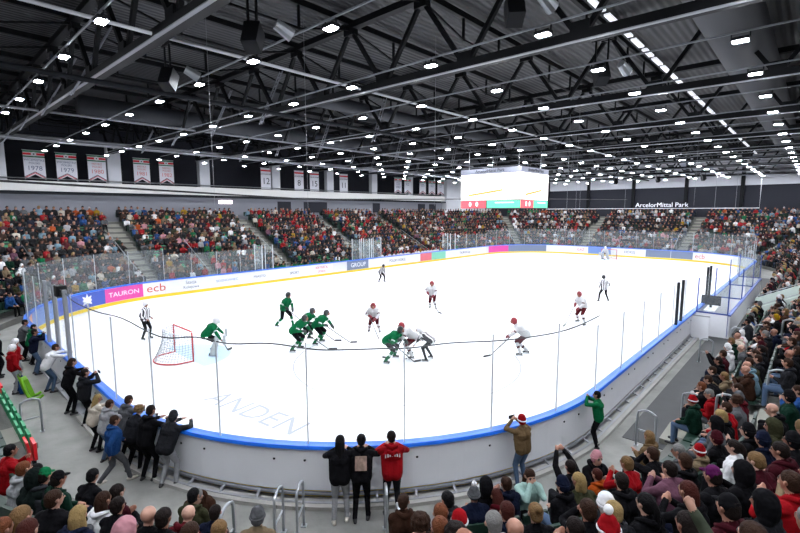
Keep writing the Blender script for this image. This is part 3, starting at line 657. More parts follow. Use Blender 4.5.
HO=[(-.27,2.48,0,'hoop handrail left of the near corner stairs'),(.76,2.68,-1,'lower hoop handrail left of the corner stairs'),(1.13,2.5,-1,'upright hoop handrail at the foot of corner stairs, left'),(2.13,1.3,-1,'hoop handrail below the man in red hoodie'),(1.57,.41,0,'bright hoop handrail right of the corner stairs'),
 (-1.5,11.1,-1,'hoop handrail beside the folded green seats'),(8.82,-1.35,-1,'hoop handrail standing alone at the near side front step'),(10.0,-2.1,0,'tall hoop handrail in the first side stairs, lowest'),(9.3,-2.9,1,'hoop handrail in the first side stairs, second up'),(10.8,-3.74,2,'big hoop handrail near the right picture edge'),
 (19.0,-2.1,0,'hoop handrail in the second side stairs, lowest'),(18.2,-2.9,1,'hoop handrail in the second side stairs, middle'),(17.8,-3.7,2,'hoop handrail in the second side stairs, highest'),(17.55,-1.3,-1,'thin hoop handrail on the dark walkway matting')]
for x,y,i,lb in HO: hoop(s_of(x,y),dist_out(x,y),Z0+RISE*i if i>=0 else 0.0,.98,lb)
# long handrails beside the far stairs
for s,w,nm in AISLES[5:13]:
    t=empty('stair_handrail',ring(s+w/2+.05,WD)[0]+(0,)); tag(t,'pale sloping handrail beside the %s'%nm,'handrail','sloping handrails of the far stands')
    mb=MB(); p0,_=ring(s+w/2+.05,WD+.2); p1,_=ring(s+w/2+.05,WD+6*TR)
    mb.tube([(p0[0],p0[1],Z0+1.0),(p1[0],p1[1],Z0+RISE*6+.9)],.03,6)
    mb.build('rail',m_steel,parent=t); mb=MB()
    for q in range(0,7,2): pp,_=ring(s+w/2+.05,WD+.1+q*TR); mb.tube([(pp[0],pp[1],Z0+RISE*q-.1),(pp[0],pp[1],Z0+RISE*q+1.0)],.025,6)
    mb.build('posts',m_steel,parent=t)
# ================================================================ PEOPLE
def capsule(a,b,ra,rb,n=10,h=3,flat=None):
    a=np.array(a,float); b=np.array(b,float); d=b-a; L=np.linalg.norm(d)
    if L<1e-6: d=np.array([0,0,1.]); L=0
    else: d=d/L
    u=np.array([0,0,1.]) if abs(d[2])<.9 else np.array([1.,0,0]); x=np.cross(u,d); x/=np.linalg.norm(x); y=np.cross(d,x)
    rings=[]
    for i in range(h): t=PI/2*(i/h-1)+.0001; rings.append((a+d*ra*math.sin(t),ra*math.cos(t)))
    rings.append((a,ra)); rings.append((b,rb))
    for i in range(1,h+1): t=PI/2*i/h-(.0001 if i==h else 0); rings.append((b+d*rb*math.sin(t),max(rb*math.cos(t),1e-4)))
    vs=[];fs=[]
    for c,r in rings:
        for k in range(n): vs.append(c+(x*math.cos(2*PI*k/n)+y*math.sin(2*PI*k/n))*r)
    m=len(rings)
    for i in range(m-1):
        for k in range(n): fs.append((i*n+k,i*n+(k+1)%n,(i+1)*n+(k+1)%n,(i+1)*n+k))
    fs.append(tuple(range(n))[::-1]); fs.append(tuple((m-1)*n+k for k in range(n)))
    return vs,fs
def remesh(prims,vox,smooth=2,dec=None):
    V=[];F=[]
    for p in prims:
        vs,fs=capsule(*p[:4],n=12 if p[2]>.04 else 8); k=len(V); V+=[tuple(v) for v in vs]; F+=[tuple(q+k for q in f) for f in fs]
    me=bpy.data.meshes.new('tmp'); me.from_pydata(V,[],F); me.update()
    o=bpy.data.objects.new('tmp',me); COL.objects.link(o)
    m=o.modifiers.new('r','REMESH'); m.mode='VOXEL'; m.voxel_size=vox; m.adaptivity=0
    if smooth: m=o.modifiers.new('s','SMOOTH'); m.factor=.5; m.iterations=smooth
    if dec: m=o.modifiers.new('d','DECIMATE'); m.ratio=dec
    dg=bpy.context.evaluated_depsgraph_get(); out=bpy.data.meshes.new_from_object(o.evaluated_get(dg)); bpy.data.objects.remove(o); bpy.data.meshes.remove(me); return out
def centers(me):
    n=len(me.polygons); c=np.empty(n*3,np.float32); me.polygons.foreach_get('center',c); return c.reshape(-1,3)
def classify(C,prims):
    best=np.full(len(C),1e9); lab=np.zeros(len(C),int); tt=np.zeros(len(C))
    for i,p in enumerate(prims):
        a=np.array(p[0],float);b=np.array(p[1],float);d=b-a;L2=d@d
        t=np.clip(((C-a)@d)/L2,0,1) if L2>1e-9 else np.zeros(len(C))
        q=a+t[:,None]*d; r=p[2]+(p[3]-p[2])*t; e=np.linalg.norm(C-q,axis=1)-r
        m=e<best; best[m]=e[m]; lab[m]=i; tt[m]=t[m]
    return lab,tt
LAB=['skin','top','bottom','shoe','accent','dark']
def ik(a,t,l1,l2,pole):
    a=Vector(a);t=Vector(t);d=t-a;L=d.length
    if L>(l1+l2)*.995: t=a+d*((l1+l2)*.995/L); d=t-a; L=d.length
    x=(l1*l1-l2*l2+L*L)/(2*L); h=math.sqrt(max(l1*l1-x*x,0)); dn=d/L; p=Vector(pole); p=p-dn*p.dot(dn); p=p.normalized() if p.length>1e-5 else Vector((0,0,1))
    return a+dn*x+p*h,t
def fig(pel=(0,0,.93),lean=5,hp=0,hy=0,hl=(.1,.24,.85),hr=(.1,-.24,.85),fl=(0,.12,.08),fr=(0,-.12,.08),kp=(1,0,.1),el=(-1,.6,-.4),er=(-1,-.6,-.4),bulk=1.0,kind='civ',sc=1.0,fist=False,twist=0,toes=None,klp=None,krp=None):
    """joints of a posed figure facing +x, returned as tapered limbs (a, b, ra, rb, label) and the head frame"""
    P=[]; pel=Vector(pel); a=R(lean); U=Vector((math.sin(a),0,math.cos(a))); F=Vector((math.cos(a),0,-math.sin(a)))
    Tz=Matrix.Rotation(R(twist),3,U); Y=Tz@Vector((0,1,0)); F2=Tz@F
    neck=pel+U*.50; k=bulk
    def ad(p,q,ra,rb,l): P.append((tuple(p),tuple(q),ra,rb,l))
    # torso
    for s in (-1,1):
        ad(pel+Y*s*.07+F2*.0,pel+U*.36+Y*s*.085+F2*.02,.125*k,.125*k,'top'); ad(pel+U*.34+Y*s*.07-F2*.02,pel+U*.45+Y*s*.06,.125*k,.085*k,'top')
    ad(pel+U*.43-Y*.16,pel+U*.43+Y*.16,.072*k,.072*k,'top'); ad(neck-U*.04,neck+U*.03,.078*(1+(k-1)*.6),.064,'top')
    hc=neck+(U*.6+Vector((0,0,.4))).normalized()*.175+F*.03
    ad(neck,hc-Vector((0,0,.04)),.055,.055,'skin')
    # head
    HR=Matrix.Rotation(R(hy),3,'Z')@Matrix.Rotation(R(hp),3,'Y')
    def H(x,y,z): return tuple(hc+HR@Vector((x,y,z)))
    ad(H(-.022,0,.022),H(-.005,0,.03),.086,.084,'skin'); ad(H(.022,0,0),H(.028,0,-.045),.070,.058,'skin'); ad(H(.045,0,-.078),H(.052,0,-.082),.035,.03,'skin')
    ad(H(.088,0,.0),H(.106,0,-.022),.010,.015,'skin')
    for s in (-1,1):
        ad(H(-.005,s*.084,-.02),H(-.012,s*.088,.012),.013,.016,'skin'); ad(H(.083,s*.032,.012),H(.084,s*.036,.012),.0125,.0125,'dark'); ad(H(.084,s*.02,.032),H(.080,s*.045,.03),.008,.007,'dark')
    ad(H(.085,-.018,-.052),H(.085,.018,-.052),.008,.008,'accent' if False else 'skin')
    # arms
    for s,hand,pole in ((1,hl,el),(-1,hr,er)):
        sh=pel+U*.43+Y*s*.185; hand=Vector(hand); e,w=ik(sh,hand,.28,.25,pole)
        ad(sh,e,.062*k,.050*k,'sleeve'); ad(e,w,.050*k,.036*k+(.008 if kind=='player' else 0),'sleeve2')
        dr=(w-e).normalized(); side=Y.cross(dr); side=side.normalized() if side.length>1e-3 else Vector((0,0,1)); lat=dr.cross(side).normalized()
        if kind=='player':
            ad(w-dr*.04,w+dr*.03,.058,.062,'glove'); ad(w+dr*.03,w+dr*.10,.062,.05,'glove')
            for q in (-1.5,-.5,.5,1.5): b0=w+dr*.09+lat*q*.022; b1=b0+dr*.035-side*.02*0+Vector((0,0,-.012)); ad(b0,b1,.016,.015,'glove'); ad(b1,b1+dr*.008-Vector((0,0,.03)),.015,.013,'glove')
            ad(w+dr*.05+lat*.04,w+dr*.08+lat*.065,.018,.015,'glove')
        else:
            ad(w,w+dr*.065,.027,.030,'skin'); ad(w+dr*.04-lat*.018,w+dr*.07-lat*.022,.018,.015,'skin'); ad(w+dr*.04+lat*.018,w+dr*.07+lat*.022,.018,.015,'skin')
            curl=.7 if fist else .3
            dn=Vector((0,0,-1)) if abs(dr.z)<.8 else -F
            for q,ln in ((-1.5,.058),(-.5,.07),(.5,.074),(1.5,.066)):
                b0=w+dr*.085+lat*q*.019; b1=b0+dr*ln*.5+dn*ln*.25*curl; b2=b1+dr*ln*.35*(1-curl*.6)+dn*ln*.5*curl; ad(b0,b1,.0105,.0098,'skin'); ad(b1,b2,.0098,.0085,'skin')
            b0=w+dr*.03+lat*s*-.028; b1=b0+dr*.035+lat*s*-.022; ad(b0,b1,.013,.011,'skin'); ad(b1,b1+dr*.026+dn*.008,.011,.0095,'skin')
    # legs
    for s,ft,kpo in ((1,fl,klp or kp),(-1,fr,krp or kp)):
        hip=pel+Vector((0,s*.085,-.02)); ank=Vector(ft); kn,an=ik(hip,ank,.43,.43,kpo)
        t=1.18 if kind=='player' else (1+.35*(k-1)); 
        ad(hip,kn,.098*t,.065*t,'thigh'); ad(kn,an,.062*t,.045*t,'shin')
        td=Vector((1,s*.18,0)).normalized() if toes is None else Vector(toes).normalized()
        ad(an+Vector((0,0,-.045))-td*.05,an+Vector((0,0,-.045))+td*.14,.040,.036,'shoe'); ad(an,an-td*.02+Vector((0,0,-.03)),.046,.044,'shoe')
        if kind=='goalie':
            ad(kn+Vector((.06,s*.0,.12)),an+Vector((.07,0,-.02)),.10,.10,'pad'); ad(kn+Vector((.05,s*.05,.1)),an+Vector((.05,s*.05,-.02)),.085,.085,'pad'); ad(kn+Vector((.05,-s*.05,.1)),an+Vector((.05,-s*.05,-.02)),.085,.085,'pad')
    return P,(hc,HR)
def body_mesh(P,vox,labmap,dec=None,smooth=2):
    me=remesh(P,vox,smooth,dec); lab,t=classify(centers(me),P)
    idx=np.zeros(len(lab),int)
    for i,p in enumerate(P):
        f=labmap[p[4]]; m=lab==i
        if callable(f): idx[m]=np.array([f(x) for x in t[m]])
        else: idx[m]=f
    return me,idx
CIV=dict(skin=0,top=1,sleeve=1,sleeve2=1,thigh=2,shin=2,shoe=3,dark=5,glove=5,pad=4)
POSES={
 'sit':dict(pel=(0,0,.52),lean=8,hp=6,hl=(.36,.10,.60),hr=(.34,-.12,.60),fl=(.42,.12,.08),fr=(.44,-.12,.08)),
 'sit2':dict(pel=(0,0,.52),lean=14,hp=10,hy=18,hl=(.34,.04,.66),hr=(.34,-.05,.68),fl=(.36,.12,.08),fr=(.48,-.12,.08)),
 'sit3':dict(pel=(0,0,.52),lean=4,hp=2,hy=-22,hl=(.28,.06,.78),hr=(.26,-.06,.74),fl=(.44,.14,.08),fr=(.40,-.1,.08)),
 'lean':dict(pel=(0,0,.52),lean=34,hp=18,hl=(.50,.08,.62),hr=(.50,-.08,.62),fl=(.38,.13,.08),fr=(.42,-.13,.08)),
 'lap':dict(pel=(0,0,.52),lean=18,hp=14,hy=8,hl=(.44,.05,.58),hr=(.44,-.05,.60),fl=(.42,.14,.08),fr=(.46,-.12,.08)),
 'face':dict(pel=(0,0,.52),lean=10,hp=8,hl=(.24,.05,1.12),hr=(.24,-.05,1.10),el=(0,.6,-1),er=(0,-.6,-1),fl=(.42,.12,.08),fr=(.44,-.12,.08)),
 'photo':dict(pel=(0,0,.52),lean=6,hp=-4,hl=(.36,.08,1.34),hr=(.36,-.08,1.34),el=(0,1,-.6),er=(0,-1,-.6),fl=(.42,.12,.08),fr=(.44,-.12,.08),fist=True),
 'point':dict(pel=(0,0,.52),lean=8,hp=4,hy=-12,hl=(.30,.40,1.38),hr=(.34,-.08,.62),el=(0,1,-.6),fl=(.42,.12,.08),fr=(.44,-.12,.08)),
 'clap':dict(pel=(0,0,.52),lean=10,hp=2,hl=(.36,.05,.92),hr=(.36,-.05,.90),el=(-.3,1,-.8),er=(-.3,-1,-.8),fl=(.42,.12,.08),fr=(.44,-.12,.08)),
 # standing at the boards: forearms on the cap rail, which is 1.19 high
 'rail':dict(lean=16,hp=10,hl=(.44,.12,1.26),hr=(.44,-.14,1.26),el=(-.5,1,-.4),er=(-.5,-1,-.4),fl=(-.06,.13,.09),fr=(.02,-.12,.09),pel=(-.04,0,.92)),
 'raillean':dict(lean=30,hp=8,hl=(.56,.14,1.24),hr=(.54,-.16,1.24),el=(-.3,1,-.2),er=(-.3,-1,-.2),fl=(-.12,.14,.09),fr=(0,-.13,.09),pel=(-.12,0,.90)),
 'standphoto':dict(lean=6,hp=2,hl=(.34,.07,1.50),hr=(.34,-.07,1.50),el=(0,1,-.8),er=(0,-1,-.8),fl=(0,.13,.09),fr=(.04,-.12,.09),fist=True),
 'stand':dict(lean=3,hp=4,hl=(.12,.26,.88),hr=(.14,-.26,.88),fl=(.02,.12,.09),fr=(-.04,-.12,.09)),
 'pockets':dict(lean=4,hp=6,hy=12,hl=(.18,.16,.98),hr=(.18,-.16,.98),el=(-.6,1,-.2),er=(-.6,-1,-.2),fl=(.03,.13,.09),fr=(-.02,-.12,.09)),
 'walk':dict(lean=7,hp=6,hl=(.30,.2,.95),hr=(-.12,-.24,.88),fl=(-.30,.09,.14),fr=(.30,-.09,.09),pel=(0,0,.90)),
 'foldstand':dict(lean=10,hp=12,hl=(.24,-.06,1.12),hr=(.24,.08,1.08),el=(0,1,-.3),er=(0,-1,-.3),fl=(0,.12,.09),fr=(.04,-.12,.09)),
 'bendtalk':dict(lean=38,hp=4,hl=(.46,.22,.86),hr=(.44,-.22,.86),fl=(-.1,.14,.09),fr=(-.02,-.14,.09),pel=(-.12,0,.90)),
}
BODY={}
def civ_body(pose,bulk):
    k=(pose,bulk)
    if k not in BODY:
        P,hf=fig(bulk=bulk,**POSES[pose]); me,idx=body_mesh(P,.0125,CIV)
        for m in (skins[0],fab('black'),fab('black'),m_shoe,fab('white'),m_eye): me.materials.append(m)
        me.polygons.foreach_set('material_index',idx.tolist()); me.polygons.foreach_set('use_smooth',[True]*len(idx)); me.name='body_'+pose
        BODY[k]=(me,hf)
    return BODY[k]
# headgear, built around a head centre at the origin facing +x
def shell(prims,vox=.011,smooth=2): me=remesh([p+('x',) for p in prims],vox,smooth); me.polygons.foreach_set('use_smooth',[True]*len(me.polygons)); return me
GEAR={}
def gear(kind):
    if kind in GEAR: return GEAR[kind]
    cap=[((-.030,0,.034),(-.012,0,.040),.092,.091),((-.045,0,-.02),(-.03,0,.02),.080,.085)]
    nm='hair'; acc=None
    if kind in('short','none'): pr=cap
    elif kind=='bob': pr=cap+[((-.05,.035,-.02),(-.03,.06,-.12),.06,.045),((-.05,-.035,-.02),(-.03,-.06,-.12),.06,.045),((-.07,0,0),(-.075,0,-.12),.07,.055)]
    elif kind=='long': pr=cap+[((-.06,.03,-.02),(-.085,.055,-.24),.065,.045),((-.06,-.03,-.02),(-.085,-.055,-.24),.065,.045),((-.075,0,0),(-.12,0,-.33),.07,.05)]
    elif kind=='curly': pr=[((-.02,0,.04),(-.02,0,.05),.105,.10)]+[((-.03+.085*math.cos(a)*math.cos(b),.09*math.sin(a)*math.cos(b),.03+.09*math.sin(b)),)*2+(.040,.040) for b in (-.35,.35,.95) for a in np.linspace(.9,2*PI-.9,8)]
    elif kind=='bun': pr=cap+[((-.10,0,.09),(-.12,0,.10),.05,.045)]
    elif kind=='pony': pr=cap+[((-.11,0,.05),(-.15,0,-.02),.035,.035),((-.15,0,-.02),(-.16,0,-.2),.035,.02)]
    elif kind=='beanie': pr=[((-.02,0,.048),(-.018,0,.062),.100,.092),((-.03,0,.02),(-.02,0,.03),.098,.099),((-.035,0,-.02),(-.03,0,0),.092,.095)]; nm='beanie'
    elif kind=='pompom': pr=[((-.02,0,.048),(-.02,0,.075),.100,.080),((-.03,0,.02),(-.02,0,.03),.098,.099)]; nm='knitted_hat'
    elif kind=='cap': pr=[((-.018,0,.045),(-.015,0,.055),.097,.090),((.05,-.03,.045),(.145,-.02,.030),.022,.012),((.05,.03,.045),(.145,.02,.030),.022,.012),((.06,0,.047),(.155,0,.030),.022,.012)]; nm='cap'
    elif kind=='hoodup': pr=[((-.035,0,.04),(-.025,0,.05),.112,.108),((-.045,0,-.08),(-.045,0,.02),.115,.115),((-.05,.06,-.15),(-.05,-.06,-.15),.07,.07)]; nm='hood'
    elif kind=='helmet': pr=[((-.02,0,.045),(-.005,0,.05),.112,.108),((-.045,0,0),(-.03,0,.03),.108,.112),((-.01,.085,-.03),(-.01,.088,.03),.035,.04),((-.01,-.085,-.03),(-.01,-.088,.03),.035,.04)]; nm='helmet'
    elif kind=='mask': pr=[((-.02,0,.04),(.005,0,.05),.118,.112),((.03,0,-.01),(.045,0,-.07),.105,.07),((-.045,0,-.03),(-.03,0,.03),.11,.115)]; nm='goalie_mask'
    GEAR[kind]=(shell(pr),nm); return GEAR[kind]
def pom():
    if 'pom' not in GEAR: GEAR['pom']=(shell([((-.02,0,.185),(-.02,0,.19),.045,.045)],.012,1),'pompom')
    return GEAR['pom']
def hatband():
    if 'band' not in GEAR:
        me=MB().tube([(-.026+.097*math.cos(a),.095*math.sin(a),.016+.012*math.cos(a)) for a in np.linspace(0,2*PI,25)[:-1]],.014,6,closed=True).mesh('band'); GEAR['band']=(me,'hat_band')
    return GEAR['band']
GM={}
def gearmesh(kind,m):
    k=(kind,m.name)
    if k not in GM:
        src,nm=gear(kind) if kind not in('pom','band') else (pom() if kind=='pom' else hatband())
        me=src.copy(); me.materials.clear(); me.materials.append(m); GM[k]=(me,nm)
    return GM[k]
def child(name,me,parent,M):
    o=bpy.data.objects.new(name,me); COL.objects.link(o); o.parent=parent; o.matrix_local=M; return o
def setm(o,i,m): o.material_slots[i].link='OBJECT'; o.material_slots[i].material=m
NPERS=0
def person(x,y,z,rz,pose,top,gearkind='short',haircol='brown',bottom='black',label='',cat='person',group=None,name='spectator',bulk=1.1,skin=None,shoe=None,sc=1.0,headxy=False):
    global NPERS; NPERS+=1
    me,(hc,HR)=civ_body(pose,bulk)
    o=bpy.data.objects.new(name,me); COL.objects.link(o)
    sk=skin if skin is not None else skins[NPERS%5]
    for i,m in enumerate((sk,fab(top),m_trousers[bottom],shoe or m_shoe,fab('white'),m_eye)): setm(o,i,m)
    if headxy:
        c,s=math.cos(rz),math.sin(rz); x-=(c*hc.x-s*hc.y)*sc; y-=(s*hc.x+c*hc.y)*sc
    o.location=(x,y,z); o.rotation_euler.z=rz; o.scale=(sc,)*3
    M=Matrix.Translation(hc)@HR.to_4x4()
    if gearkind=='bald': pass
    elif gearkind in ('short','bob','long','curly','bun','pony'):
        g,n=gearmesh(gearkind,hairm(haircol)); child(n,g,o,M)
    elif gearkind=='cap': g,n=gearmesh('short',hairm('darkbrown')); child(n,g,o,M@Matrix.Scale(.97,4)); g,n=gearmesh('cap',fab(haircol)); child(n,g,o,M)
    elif gearkind=='hoodup': g,n=gearmesh('hoodup',fab(haircol)); child(n,g,o,M)
    elif gearkind=='helmet': g,n=gearmesh('helmet',fab(haircol)); child(n,g,o,M)
    else:
        cols={'redwhite':('red','white'),'redwhitegreen':('red','green'),}.get(haircol,(haircol,haircol))
        g,n=gearmesh(gearkind,fab(cols[0])); c=child(n,g,o,M)
        g,n=gearmesh('band',fab('white' if haircol in('redwhite','redwhitegreen') else cols[1])); child('hat_band',g,o,M)
        if gearkind=='pompom': g,n=gearmesh('pom',fab('white')); child('pompom',g,o,M)
    if gearkind!='hoodup' and (NPERS*7)%10<6:
        hk='collar'+top
        if hk not in GM:
            hm=MB().tube(smooth_pts([(.05,-.10,-.17),(-.05,-.115,-.13),(-.12,-.06,-.15),(-.135,0,-.17),(-.12,.06,-.15),(-.05,.115,-.13),(.05,.10,-.17)],2),[.018,.022,.027,.032,.036,.040,.042,.040,.036,.032,.027,.022,.018],8).mesh('hood'); hm.materials.append(fab(top)); hm.polygons.foreach_set('use_smooth',[True]*len(hm.polygons)); GM[hk]=hm
        child('hood',GM[hk],o,Matrix.Translation(hc)@Matrix.Rotation(R(POSES[pose]['lean']),4,'Y'))
    tag(o,label,cat,group); return o
def fhead(x,y):
    """heading that faces the ice from a spot outside the boards"""
    qx=min(max(x,RR),LX-RR); qy=min(max(y,RR),B-RR); return math.atan2(qy-y,qx-x) if (x<0 or y<0 or True) else 0
def face_dir(x,y):
    # inward normal of the ring at that spot
    qx=min(max(x,RR),LX-RR); qy=min(max(y,RR),B-RR)
    dx,dy=x-qx,y-qy
    if RR<x<LX-RR: dx=0
    if RR<y<B-RR: dy=0
    return math.atan2(-dy,-dx)
# ---- seats
def seat_proto():
    s=MB().box((.02,0,.43),(.40,.44,.05)).box((.2,0,.42),(.05,.42,.04)).mesh('seat_pan'); b_=MB().box((-.2,0,.66),(.05,.44,.44),None,Matrix.Rotation(R(-8),3,'Y')).mesh('seat_back'); l=MB().box((-.12,0,.2),(.06,.3,.42)).mesh('seat_bracket')
    return s,b_,l
sp,sbk,sbr=seat_proto()
m_seat=mat('seat_green','#1d7a50',rough=.5); m_seat2=mat('seat_grey_green','#3e5a50',rough=.5)
for me,m in ((sp,m_seat),(sbk,m_seat),(sbr,m_dark)): me.materials.append(m)
sbr2=sbk.copy(); sbr2.materials.clear(); sbr2.materials.append(m_red)
spf=MB().box((-.1,0,.62),(.06,.42,.40)).mesh('seat_pan'); spf.materials.append(m_seat)
spr=spf.copy(); spr.materials.clear(); spr.materials.append(m_red)
def seat(x,y,z,rz,label,red=False,folded=False):
    t=empty('stadium_seat',(x,y,z),rz); tag(t,label,'seat','green stadium seats standing empty')
    for n_,me in (('seat_pan',(spr if red else spf) if folded else sp),('seat_back',sbr2 if red else sbk),('seat_bracket',sbr)):
        o=bpy.data.objects.new(n_,me); COL.objects.link(o); o.parent=t
for k in range(9):
    f=k/8; x=-1.72; y=13.6-5.0*f
    seat(x,y,0.0,PI if False else 0,'folded green seat in the bottom left front row, %s from the far end'%nth(k+1),red=k in(0,8),folded=True)
